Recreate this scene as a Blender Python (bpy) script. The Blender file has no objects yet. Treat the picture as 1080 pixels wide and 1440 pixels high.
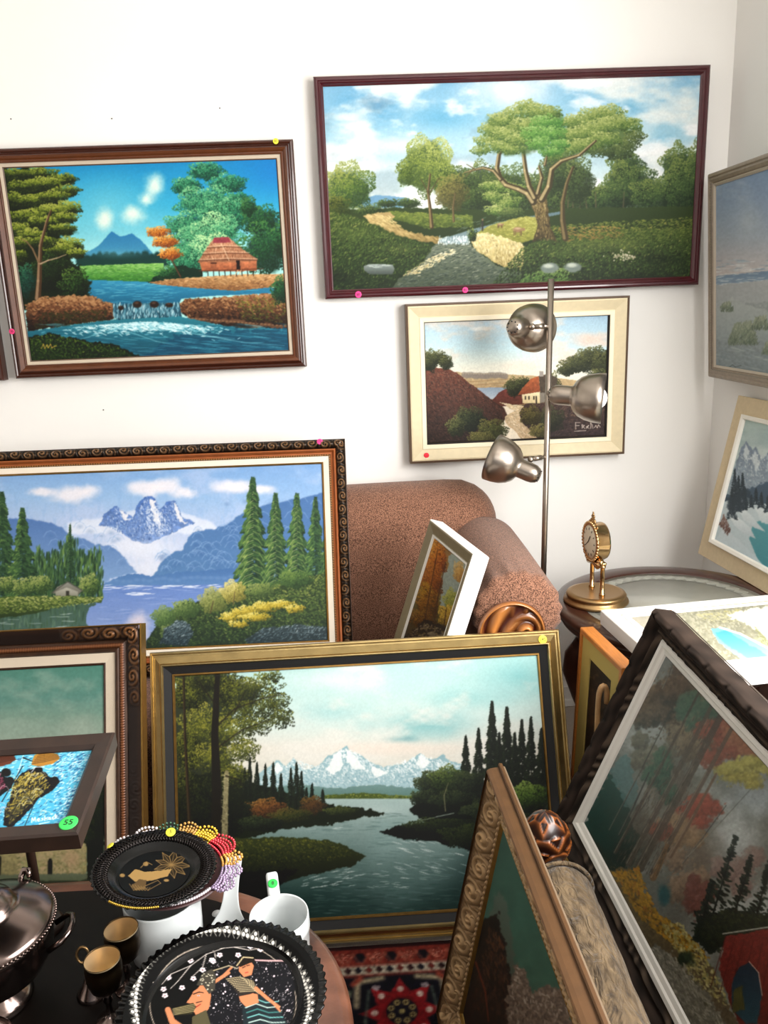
import bpy, bmesh, math, random
import numpy as np
from mathutils import Matrix, Vector
random.seed(4); RS = np.random.RandomState(7)
SC = bpy.context.scene; COL = SC.collection; PI = math.pi
# ---------------------------------------------------------------- materials
def lin(c):
    c = np.asarray(c, float); return np.where(c <= .04045, c/12.92, ((c+.055)/1.055)**2.4)
def hexl(h): return tuple(lin([int(h[i:i+2], 16)/255 for i in (0, 2, 4)]))
MATS = {}
def mat(name, col='808080', rough=.5, metal=0., var=0., vs=30., bump=0., bs=200., vcol=False, coat=0., spec=.5, trans=0., col2=None, stretch=(1, 1, 1), emis=None, alpha=1., sheen=0., bd=.002, dist=0., rp=(.3, .7)):
    """procedural material: base colour (or the mesh's painted colours), noise variation and noise bump"""
    if name in MATS: return MATS[name]
    m = bpy.data.materials.new(name); m.use_nodes = True; N = m.node_tree.nodes; L = m.node_tree.links; b = N['Principled BSDF']
    b.inputs['Roughness'].default_value = rough; b.inputs['Metallic'].default_value = metal; b.inputs['Specular IOR Level'].default_value = spec
    b.inputs['Coat Weight'].default_value = coat; b.inputs['Coat Roughness'].default_value = .08; b.inputs['Transmission Weight'].default_value = trans; b.inputs['Alpha'].default_value = alpha
    if sheen: b.inputs['Sheen Weight'].default_value = sheen; b.inputs['Sheen Roughness'].default_value = .4
    tc = N.new('ShaderNodeTexCoord'); mp = N.new('ShaderNodeMapping'); mp.inputs['Scale'].default_value = stretch; L.new(tc.outputs['Object'], mp.inputs[0])
    if vcol:
        a = N.new('ShaderNodeVertexColor'); a.layer_name = 'Col'; L.new(a.outputs[0], b.inputs['Base Color'])
    else:
        c1 = hexl(col)
        if var or col2:
            n = N.new('ShaderNodeTexNoise'); n.inputs['Scale'].default_value = vs; n.inputs['Detail'].default_value = 5; n.inputs['Distortion'].default_value = dist; L.new(mp.outputs[0], n.inputs['Vector'])
            r = N.new('ShaderNodeValToRGB'); r.color_ramp.elements[0].position = rp[0]; r.color_ramp.elements[1].position = rp[1]
            c2 = hexl(col2) if col2 else tuple(min(1, x*(1+var)) for x in c1); c0 = c1 if col2 else tuple(x*(1-var) for x in c1)
            r.color_ramp.elements[0].color = (*c0, 1); r.color_ramp.elements[1].color = (*c2, 1); L.new(n.outputs[0], r.inputs[0]); L.new(r.outputs[0], b.inputs['Base Color'])
        else: b.inputs['Base Color'].default_value = (*c1, 1)
    if emis: b.inputs['Emission Color'].default_value = (*hexl(emis[0]), 1); b.inputs['Emission Strength'].default_value = emis[1]
    if bump:
        n2 = N.new('ShaderNodeTexNoise'); n2.inputs['Scale'].default_value = bs; n2.inputs['Detail'].default_value = 3; L.new(mp.outputs[0], n2.inputs['Vector'])
        u = N.new('ShaderNodeBump'); u.inputs['Strength'].default_value = bump; u.inputs['Distance'].default_value = bd; n2.inputs['Distortion'].default_value = dist; L.new(n2.outputs[0], u.inputs['Height']); L.new(u.outputs[0], b.inputs['Normal'])
    MATS[name] = m; return m
# ---------------------------------------------------------------- mesh building
def raw(name, V, F, m, parent=None, cols=None, smooth=False, mats=None, midx=None):
    """one mesh object from vertex and face arrays (all faces quads if F is an (n,4) array)"""
    me = bpy.data.meshes.new(name); V = np.asarray(V, np.float32)
    if isinstance(F, np.ndarray):
        k = F.shape[1]; me.vertices.add(len(V)); me.vertices.foreach_set('co', V.ravel()); me.loops.add(F.size); me.loops.foreach_set('vertex_index', F.ravel().astype(np.int32))
        me.polygons.add(len(F)); me.polygons.foreach_set('loop_start', np.arange(0, F.size, k, dtype=np.int32)); me.update(calc_edges=True); me.validate()
    else: me.from_pydata([tuple(map(float, v)) for v in V], [], F); me.update()
    if cols is not None:
        at = me.color_attributes.new('Col', 'FLOAT_COLOR', 'POINT'); c4 = np.ones((len(V), 4), np.float32); c4[:, :3] = cols; at.data.foreach_set('color', c4.ravel())
    if smooth: me.polygons.foreach_set('use_smooth', [True]*len(me.polygons))
    for x in (mats or [m]): me.materials.append(x)
    if midx is not None: me.polygons.foreach_set('material_index', np.asarray(midx, np.int32))
    o = bpy.data.objects.new(name, me); COL.objects.link(o)
    if parent is not None: o.parent = parent
    return o
class MB:
    """collects simple shapes for ONE mesh object"""
    def __init__(s): s.v, s.f = [], []
    def add(s, V, F):
        k = len(s.v); s.v += [tuple(map(float, p)) for p in V]; s.f += [tuple(int(i)+k for i in q) for q in F]; return s
    def box(s, c, d, rot=None, bev=0.):
        bm = bmesh.new(); bmesh.ops.create_cube(bm, size=1)
        for v in bm.verts: v.co = Vector((v.co.x*d[0], v.co.y*d[1], v.co.z*d[2]))
        if bev: bmesh.ops.bevel(bm, geom=bm.edges[:], offset=bev, segments=3, profile=.5, affect='EDGES')
        M = Matrix.Translation(c) @ (rot.to_4x4() if rot else Matrix.Identity(4)); bm.verts.index_update()
        s.add([M @ v.co for v in bm.verts], [[v.index for v in f.verts] for f in bm.faces]); bm.free(); return s
    def lathe(s, prof, n=48, M=None, a0=0., a1=2*PI, sx=1., sy=1.):
        full = abs(a1-a0-2*PI) < 1e-6; k = n if full else n+1; V = []; F = []
        for r, z in prof:
            for i in range(k): a = a0+(a1-a0)*i/n; V.append(Vector((r*math.cos(a)*sx, r*math.sin(a)*sy, z)))
        for j in range(len(prof)-1):
            for i in range(n):
                i2 = (i+1) % k; F.append((j*k+i, j*k+i2, (j+1)*k+i2, (j+1)*k+i))
        if M: V = [M @ v for v in V]
        return s.add(V, F)
    def tube(s, pts, r, n=12, cap=True):
        pts = [Vector(p) for p in pts]; R = r if isinstance(r, (list, tuple)) else [r]*len(pts); V = []; F = []; up = None
        for i, p in enumerate(pts):
            t = (pts[min(i+1, len(pts)-1)]-pts[max(i-1, 0)]).normalized()
            if up is None: up = t.orthogonal().normalized()
            up = (up-t*up.dot(t)).normalized(); w = t.cross(up)
            V += [p+(up*math.cos(2*PI*k/n)+w*math.sin(2*PI*k/n))*R[i] for k in range(n)]
        for i in range(len(pts)-1):
            for k in range(n): F.append((i*n+k, i*n+(k+1) % n, (i+1)*n+(k+1) % n, (i+1)*n+k))
        if cap: F += [tuple(range(n))[::-1], tuple(range((len(pts)-1)*n, len(pts)*n))]
        return s.add(V, F)
    def ball(s, c, r, n=12, M=None):
        r = r if isinstance(r, (tuple, list)) else (r, r, r); k = max(n//2, 4)
        prof = [(max(math.sin(PI*j/k), 1e-4), -math.cos(PI*j/k)) for j in range(k+1)]
        T = Matrix.Translation(c) @ (M.to_4x4() if M else Matrix.Identity(4)) @ Matrix.Diagonal((*r, 1)); return s.lathe(prof, n, T)
    def build(s, name, m, parent=None, smooth=True): return raw(name, np.array(s.v), s.f, m, parent, smooth=smooth)
def rbox(c, d, r, n=10):
    """rounded box as V,F: a subdivided cube pushed out from its inner core"""
    V = []; F = []; h = np.array(d)/2; g = np.linspace(-1, 1, n+1); g = np.sign(g)*np.abs(g)**.7
    for ax in range(3):
        for sg in (-1, 1):
            k = len(V)
            for a in g:
                for b in g:
                    q = np.zeros(3); q[ax] = sg; q[(ax+1) % 3] = a*sg; q[(ax+2) % 3] = b; p = q*h; core = np.clip(p, -(h-r), h-r); e = p-core; L = np.linalg.norm(e); V.append(np.array(c)+core+(e/L*r if L > 1e-9 else e))
            for i in range(n):
                for j in range(n): F.append((k+i*(n+1)+j, k+(i+1)*(n+1)+j, k+(i+1)*(n+1)+j+1, k+i*(n+1)+j+1))
    return V, F
def gridf(nu, nv):
    i, j = np.meshgrid(np.arange(nv-1), np.arange(nu-1), indexing='ij'); a = i*nu+j; return np.stack([a, a+1, a+nu+1, a+nu], -1).reshape(-1, 4)
# ---------------------------------------------------------------- things
def tag(o, label, cat, group=None):
    o['label'] = label; o['category'] = cat
    if group: o['group'] = group
    return o
def thing(name, label, cat, M=None, group=None):
    o = bpy.data.objects.new(name, None); o.empty_display_size = .05; COL.objects.link(o)
    if M is not None: o.matrix_world = M if isinstance(M, Matrix) else Matrix.Translation(M)
    return tag(o, label, cat, group)
def struct(o): o['kind'] = 'structure'; return o
# ---------------------------------------------------------------- picture frames (local: x right, y up from the bottom edge, z out of the picture)
def ring(name, w, h, prof, m, parent, i_off=0.):
    """mitred moulding: prof = list of (inset, z)"""
    V = []; F = []
    for i, z in prof: V += [(-w/2+i, i, z), (w/2-i, i, z), (w/2-i, h-i, z), (-w/2+i, h-i, z)]
    for k in range(len(prof)-1):
        for j in range(4): F.append((k*4+j, k*4+(j+1) % 4, k*4+4+(j+1) % 4, k*4+4+j))
    return raw(name, V, F, m, parent)
def relief(name, w, h, i0, i1, zf, cf, m, parent, d=.0025, nt=None, sides=(0, 1, 2, 3)):
    """carved moulding: dense strips whose height zf(s,t,L) and colour cf(s,t,L,z) follow the carving"""
    C4 = [(-w/2, 0), (w/2, 0), (w/2, h), (-w/2, h)]; VV = []; FF = []; CC = []; k = 0; nt = nt or max(int((i1-i0)/d), 6)
    for sd in sides:
        a = np.array(C4[sd]); b = np.array(C4[(sd+1) % 4]); L = np.linalg.norm(b-a); e = (b-a)/L; inn = np.array([-e[1], e[0]]); ns = int(L/d); t = np.linspace(0, 1, nt); s0 = np.linspace(0, 1, ns)
        T, S0 = np.meshgrid(t, s0, indexing='ij'); I = i0+(i1-i0)*T; S = I+(L-2*I)*S0; Z = zf(S, T, L)
        P = a+e*S[..., None]+inn*I[..., None]; VV.append(np.concatenate([P, Z[..., None]], -1).reshape(-1, 3)); FF.append(gridf(ns, nt)+k); CC.append(cf(S, T, L, Z).reshape(-1, 3)); k += ns*nt
    return raw(name, np.concatenate(VV), np.concatenate(FF), m, parent, np.concatenate(CC), True)
def scroll(s, t, L, per, asp):
    """acanthus-like curls alternating along the moulding, 0..1"""
    n = max(round(L/per), 1); p = L/n; c = np.floor(s/p); u = (s/p-c-.5); sg = np.where(c % 2 == 0, 1., -1.); v = (t-.5)*sg
    x, y = u, (v+.08)*asp; r = np.hypot(x, y); th = np.arctan2(y, x); a = .5+.5*np.cos(th-25*r+.6); a = a**.6*np.clip(1.25-r*1.7, 0, 1)
    w = .5+.5*np.cos(2*PI*(u+.5)*2+6*v); edge = np.clip(np.minimum(t, 1-t)*7, 0, 1); leaf = np.abs(np.sin(9*PI*u+7*v))*np.clip(r*1.8-.35, 0, 1)*.75
    return np.clip(np.maximum(a, leaf*w)*edge, 0, 1)
def mixc(lo, hi):
    lo, hi = np.array(hexl(lo)), np.array(hexl(hi)); return lambda q: lo+(hi-lo)*np.clip(q, 0, 1)[..., None]
def homog(quad):
    s = [(0, 0), (1, 0), (1, 1), (0, 1)]; A = []; B = []
    for (u, v), (x, y) in zip(s, quad): A += [[u, v, 1, 0, 0, 0, -u*x, -v*x], [0, 0, 0, u, v, 1, -u*y, -v*y]]; B += [x, y]
    return np.append(np.linalg.solve(np.array(A, float), np.array(B, float)), 1).reshape(3, 3)
def canvas(root, w, h, ins, art, quad, gain=1., dens=1.1, m=None, z=0., gam=1.12, name='canvas', bulge=0.):
    """the painted canvas: a flat grid whose vertices carry the paint; quad = the design-unit corners of the picture"""
    l, r, b, t = ins if isinstance(ins, tuple) else (ins,)*4; W, H = w-l-r, h-b-t; q = np.array(quad, float)
    nu = int(max(np.linalg.norm(q[1]-q[0]), np.linalg.norm(q[2]-q[3]))*dens)+2; nv = int(max(np.linalg.norm(q[3]-q[0]), np.linalg.norm(q[2]-q[1]))*dens)+2
    U, V = np.meshgrid(np.linspace(0, 1, nu), np.linspace(0, 1, nv)); Hm = homog(quad); p = np.stack([U.ravel(), V.ravel(), np.ones(U.size)], 0); p = Hm @ p
    c = lin(np.clip(art.sample(p[0]/p[2], p[1]/p[2]), 0, 1))**gam/gain
    P = np.stack([-w/2+l+U.ravel()*W, b+(1-V.ravel())*H, np.full(U.size, z)], 1)
    F = gridf(nu, nv)[:, ::-1]
    return raw(name, P, F, m or MATS['oil_paint'], root, np.clip(c, 0.002, .97))
def back(root, w, h, z, m, ins=.012):
    return MB().box((0, h/2, z), (w-2*ins, h-2*ins, .004)).build('backing_board', m, root, False)
def picture(name, label, TL, right, up, w, h, group=None):
    r = Vector(right).normalized(); u = Vector(up); u = (u-r*u.dot(r)).normalized(); n = r.cross(u); o = Vector(TL)-u*h+r*(w/2)
    M = Matrix(((r.x, u.x, n.x, o.x), (r.y, u.y, n.y, o.y), (r.z, u.z, n.z, o.z), (0, 0, 0, 1))); return thing(name, label, 'picture', M, group)
def text_mesh(name, body, size, m, parent, loc, rot=(0, 0, 0), ext=.0002):
    cu = bpy.data.curves.new(name, 'FONT'); cu.body = body; cu.size = size; cu.align_x = 'CENTER'; cu.align_y = 'CENTER'; cu.extrude = ext
    t = bpy.data.objects.new(name+'_tmp', cu); COL.objects.link(t); dg = bpy.context.evaluated_depsgraph_get(); me = bpy.data.meshes.new_from_object(t.evaluated_get(dg)); bpy.data.objects.remove(t)
    o = bpy.data.objects.new(name, me); me.materials.append(m); COL.objects.link(o); o.location = loc; o.rotation_euler = rot; o.parent = parent; return o
def sticker(root, x, y, z, col, txt, r=.009, rot=0., ink='2a1420', squash=1., M=None):
    """round price dot stuck on a thing; the number written on it is its own piece"""
    o = MB().lathe([(0.0001, .0012), (r*.9, .0012), (r, .0009), (r, 0)], 28).build('price_sticker', mat('sticker_'+col, col, .6), root)
    o.location = (x, y, z); o.rotation_euler = (0, 0, rot)
    if M is not None: o.matrix_local = M
    if txt: text_mesh('number', txt, r*1.05, mat('ink_'+ink, ink, .7), o, (0, 0, .0014))
    return o
def dup(root, M, label=None):
    r = root.copy(); COL.objects.link(r); r.matrix_world = M
    if label: r['label'] = label
    for ch in root.children:
        c = ch.copy(); COL.objects.link(c); c.parent = r
        for g in ch.children: d = g.copy(); COL.objects.link(d); d.parent = c
    return r
# ---------------------------------------------------------------- painter: procedural oil paint, computed as numpy rasters
def C(c):
    if isinstance(c, str):
        c = c.lstrip('#'); return np.array([int(c[i:i+2], 16) for i in (0, 2, 4)])/255.
    return np.array(c, float)
def pal(*cs): return np.array([C(c) for c in cs])
def ramp(p, t):
    t = np.clip(t, 0, 1)*(len(p)-1); i = np.minimum(t.astype(int), len(p)-2); f = (t-i)[:, None]
    return p[i]*(1-f)+p[i+1]*f
class Art:
    """A raster in the design units of one picture; every call lays one kind of brush work."""
    def __init__(s, x0, y0, x1, y1, k=1.3, seed=1, bg='808080'):
        s.x0, s.y0, s.k = x0, y0, k
        s.w, s.h = int((x1-x0)*k)+2, int((y1-y0)*k)+2
        s.r = np.random.RandomState(seed)
        s.a = np.ones((s.h, s.w, 3))*C(bg)
        s.X = (np.arange(s.w)/k+x0)[None, :].repeat(s.h, 0); s.Y = (np.arange(s.h)/k+y0)[:, None].repeat(s.w, 1)
    def noise(s, sc, oc=4, sx=1., sy=1., win=None):
        o = np.zeros((s.h, s.w)); am = 1.; tot = 0
        for i in range(oc):
            px, py = max(sc*s.k*sx, 1.5), max(sc*s.k*sy, 1.5)
            gw, gh = int(s.w/px)+3, int(s.h/py)+3
            g = s.r.rand(gh, gw); fx = np.arange(s.w)/px; fy = np.arange(s.h)/py
            ix, iy = fx.astype(int), fy.astype(int); ux, uy = fx-ix, fy-iy
            ux, uy = ux*ux*(3-2*ux), (uy*uy*(3-2*uy))[:, None]
            t = g[iy][:, ix]*(1-ux)+g[iy][:, ix+1]*ux; b = g[iy+1][:, ix]*(1-ux)+g[iy+1][:, ix+1]*ux
            o += am*(t*(1-uy)+b*uy); tot += am; am *= .55; sc *= .5
        return o/tot
    def grad(s, *st):
        ys = [q[0] for q in st]; cs = np.array([C(q[1]) for q in st])
        for c in range(3): s.a[:, :, c] = np.interp(s.Y, ys, cs[:, c])
    def mix(s, m, col):
        col = C(col) if isinstance(col, (str, tuple)) else col
        s.a = s.a*(1-m[..., None])+col*m[..., None]
    def soften(s, k=.6):
        q = np.pad(s.a, ((1, 1), (1, 1), (0, 0)), 'edge'); b = (q[1:-1, 1:-1]*2+q[:-2, 1:-1]+q[2:, 1:-1]+q[1:-1, :-2]+q[1:-1, 2:])/6; s.a = s.a*(1-k)+b*k
    def tone(s, amt, sc=4, sx=1., sy=1.): s.a = np.clip(s.a*(1+amt*(s.noise(sc, 3, sx, sy)-.5)[..., None]*2), 0, 1)
    def clouds(s, col, sc, lo, hi, alpha=1., y0=None, y1=None, sx=2.):
        n = s.noise(sc, 5, sx, 1); m = np.clip((n-lo)/(hi-lo), 0, 1); m = m*m*(3-2*m)*alpha
        if y0 is not None: m = m*np.clip((y1-s.Y)/(y1-y0), 0, 1)
        s.mix(m, col)
    def blob(s, x, y, rx, ry, col, alpha=1., soft=1., rough=0.):
        d = np.sqrt(((s.X-x)/rx)**2+((s.Y-y)/ry)**2)
        if rough: d = d+rough*(s.noise(max(rx, ry)*.5, 4)-.5)*2
        m = np.clip((1-d)/soft, 0, 1); s.mix(m*m*(3-2*m)*alpha, col)
    def poly(s, pts, col, col2=None, alpha=1., rough=0., rs=6., tex=.0, ts=3., soft=1):
        P = np.array(pts, float); mg = rough+3
        j0, j1 = int((P[:, 0].min()-mg-s.x0)*s.k), int((P[:, 0].max()+mg-s.x0)*s.k)+1
        i0, i1 = int((P[:, 1].min()-mg-s.y0)*s.k), int((P[:, 1].max()+mg-s.y0)*s.k)+1
        j0, i0, j1, i1 = max(j0, 0), max(i0, 0), min(j1, s.w), min(i1, s.h)
        if j1 <= j0 or i1 <= i0: return
        X, Y = s.X[i0:i1, j0:j1], s.Y[i0:i1, j0:j1]
        if rough:
            n = s.noise(rs, 3)[i0:i1, j0:j1]-.5; n2 = s.noise(rs, 3)[i0:i1, j0:j1]-.5
            X, Y = X+n*2*rough, Y+n2*2*rough
        ins = np.zeros(X.shape, bool)
        for (xa, ya), (xb, yb) in zip(P, np.roll(P, -1, 0)):
            if ya == yb: continue
            c = ((ya > Y) != (yb > Y)) & (X < (xb-xa)*(Y-ya)/(yb-ya)+xa); ins ^= c
        m = ins.astype(float)
        for _ in range(soft):
            q = np.pad(m, 1, 'edge'); m = (q[1:-1, 1:-1]*4+q[:-2, 1:-1]+q[2:, 1:-1]+q[1:-1, :-2]+q[1:-1, 2:])/8
        col = C(col)*np.ones(X.shape+(3,))
        if col2 is not None:
            t = np.clip((s.Y[i0:i1, j0:j1]-P[:, 1].min())/max(np.ptp(P[:, 1]), 1e-6), 0, 1)[..., None]; col = col*(1-t)+C(col2)*t
        if tex: col = np.clip(col*(1+tex*2*(s.noise(ts, 3)[i0:i1, j0:j1]-.5))[..., None] if False else col*(1+tex*2*(s.noise(ts, 3)[i0:i1, j0:j1]-.5)[..., None]), 0, 1)
        m = m[..., None]*alpha; s.a[i0:i1, j0:j1] = s.a[i0:i1, j0:j1]*(1-m)+col*m
    def line(s, pts, w0, w1, col, alpha=1.):
        pts = np.array(pts, float); n = len(pts)-1; col = C(col)
        for i in range(n):
            (xa, ya), (xb, yb) = pts[i], pts[i+1]; wa, wb = w0+(w1-w0)*i/n, w0+(w1-w0)*(i+1)/n
            g = max(wa, wb)+2
            j0, j1 = max(int((min(xa, xb)-g-s.x0)*s.k), 0), min(int((max(xa, xb)+g-s.x0)*s.k)+1, s.w)
            i0, i1 = max(int((min(ya, yb)-g-s.y0)*s.k), 0), min(int((max(ya, yb)+g-s.y0)*s.k)+1, s.h)
            if j1 <= j0 or i1 <= i0: continue
            X, Y = s.X[i0:i1, j0:j1], s.Y[i0:i1, j0:j1]; dx, dy = xb-xa, yb-ya; L = dx*dx+dy*dy+1e-9
            t = np.clip(((X-xa)*dx+(Y-ya)*dy)/L, 0, 1); d = np.hypot(X-xa-t*dx, Y-ya-t*dy)
            m = np.clip((wa+(wb-wa)*t)/2-d+.5, 0, 1)[..., None]*alpha
            s.a[i0:i1, j0:j1] = s.a[i0:i1, j0:j1]*(1-m)+col*m
    def dabs(s, P, cols, rx, ry=None, ang=0., da=.6, alpha=.85):
        ry = ry or rx; st = []
        for q in range(9):
            a = ang+da*(q-4)/4.; R = max(rx, ry)*s.k; n = int(R)+1; sc = .75+.5*((q*5) % 9)/8
            yy, xx = np.mgrid[-n:n+1, -n:n+1]; u = xx*math.cos(a)+yy*math.sin(a); v = -xx*math.sin(a)+yy*math.cos(a)
            d = np.hypot(u/(rx*s.k*sc), v/max(ry*s.k*sc, .55)); st.append((n, np.clip((1.15-d)*2.2, 0, 1)[..., None]*alpha))
        J = ((P[:, 0]-s.x0)*s.k).astype(int); I = ((P[:, 1]-s.y0)*s.k).astype(int); Q = s.r.randint(0, 9, len(P))
        a = s.a
        for i, j, q, c in zip(I, J, Q, cols):
            n, m = st[q]
            if i < n or j < n or i >= s.h-n or j >= s.w-n:
                if i < -n or j < -n or i >= s.h+n or j >= s.w+n: continue
                i0, i1, j0, j1 = max(i-n, 0), min(i+n+1, s.h), max(j-n, 0), min(j+n+1, s.w)
                if i1 <= i0 or j1 <= j0: continue
                m = m[i0-i+n:i1-i+n, j0-j+n:j1-j+n]; w = a[i0:i1, j0:j1]
            else: w = a[i-n:i+n+1, j-n:j+n+1]
            w += (c-w)*m
    def leaf(s, x, y, rx, ry, n, p, sz=1.6, lx=-.45, ly=-.75, asp=.6, ang=0., da=1.2, bias=.45, gam=.62, under=True, alpha=.9):
        """a clump of foliage: dabs from dark to light towards the light side"""
        n = int(n*2.3); sz *= .62
        if under: s.blob(x, y+ry*.1, rx*.95, ry*.92, p[0], .85, .35, .35)
        t = s.r.rand(n)*6.2832; q = s.r.rand(n)**gam; lob = 1+.12*np.sin(t*5+s.r.rand()*6)+.08*np.sin(t*9+s.r.rand()*6)
        u, v = q*np.cos(t)*lob, q*np.sin(t)*lob
        b = bias+.56*(u*lx+v*ly)+s.r.randn(n)*.15; o = np.argsort(b+s.r.randn(n)*.14)
        s.dabs(np.stack([x+u*rx, y+v*ry], 1)[o], ramp(p, b[o]), sz, sz*asp, ang, da, alpha)
    def fill(s, pts, n, p, rx=2., ry=.8, ang=0., da=.5, top=.25, alpha=.85, base=.5, sd=.2):
        """dabs scattered over a polygon, lighter towards its top edge"""
        n = int(n*1.5); rx *= .8; ry *= .85; P = np.array(pts, float); lo, hi = P.min(0), P.max(0); q = lo+s.r.rand(n*3, 2)*(hi-lo); ins = np.zeros(len(q), bool)
        for (xa, ya), (xb, yb) in zip(P, np.roll(P, -1, 0)):
            if ya == yb: continue
            ins ^= ((ya > q[:, 1]) != (yb > q[:, 1])) & (q[:, 0] < (xb-xa)*(q[:, 1]-ya)/(yb-ya)+xa)
        q = q[ins][:n]; b = base+top*(1-2*(q[:, 1]-lo[1])/(hi[1]-lo[1]))+s.r.randn(len(q))*sd
        s.dabs(q, ramp(p, b), rx, ry, ang, da, alpha)
    def fir(s, x, y0, y1, w, p, dens=1., lean=0., droop=.55, top=.5, sz=None):
        n = int((y1-y0)*dens*2.2); t = np.linspace(0, 1, n)**.85
        s.line([(x+lean, y0-2), (x, y1)], .6, 1.6, p[0])
        for d in (-1, 1):
            for layer in range(3):
                u = s.r.rand(n)**.62; hw = w*1.15*(t**.8)*(.72+.28*np.sin(t*(y1-y0)/3.+layer))
                px = x+lean*(1-t)+d*u*hw; py = y0+(y1-y0)*t+u*hw*droop
                b = top*.55+.3*u*(1 if d < 0 else .35)+s.r.randn(n)*.14-(.25 if layer == 0 else 0)
                z = sz or max(1.2, w*.13); s.dabs(np.stack([px, py], 1), ramp(p, b), z, z*.42, d*droop*.9, .35, .9)
    def trunk(s, pts, w0, w1, dk, lt):
        s.line(pts, w0, w1, dk); q = [(x-w0*.17, y) for x, y in pts]; s.line(q, w0*.45, w1*.45, lt, .8)
    def ripple(s, x0, x1, y0, y1, n, p, lx=5., h=.6, alpha=.5, ang=-.04):
        q = np.stack([x0+s.r.rand(n)*(x1-x0), y0+s.r.rand(n)*(y1-y0)], 1); s.dabs(q, ramp(p, s.r.rand(n)), lx, h, ang, .08, alpha)
    def sample(s, x, y):
        fx = np.clip((x-s.x0)*s.k, 0, s.w-1.01); fy = np.clip((y-s.y0)*s.k, 0, s.h-1.01); i, j = fy.astype(int), fx.astype(int)
        u, v = (fx-j)[:, None], (fy-i)[:, None]; a = s.a
        return a[i, j]*(1-u)*(1-v)+a[i, j+1]*u*(1-v)+a[i+1, j]*(1-u)*v+a[i+1, j+1]*u*v

GREEN = pal('13200f', '24391a', '4a6428', '8a9a44', 'b8bc6a')

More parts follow.
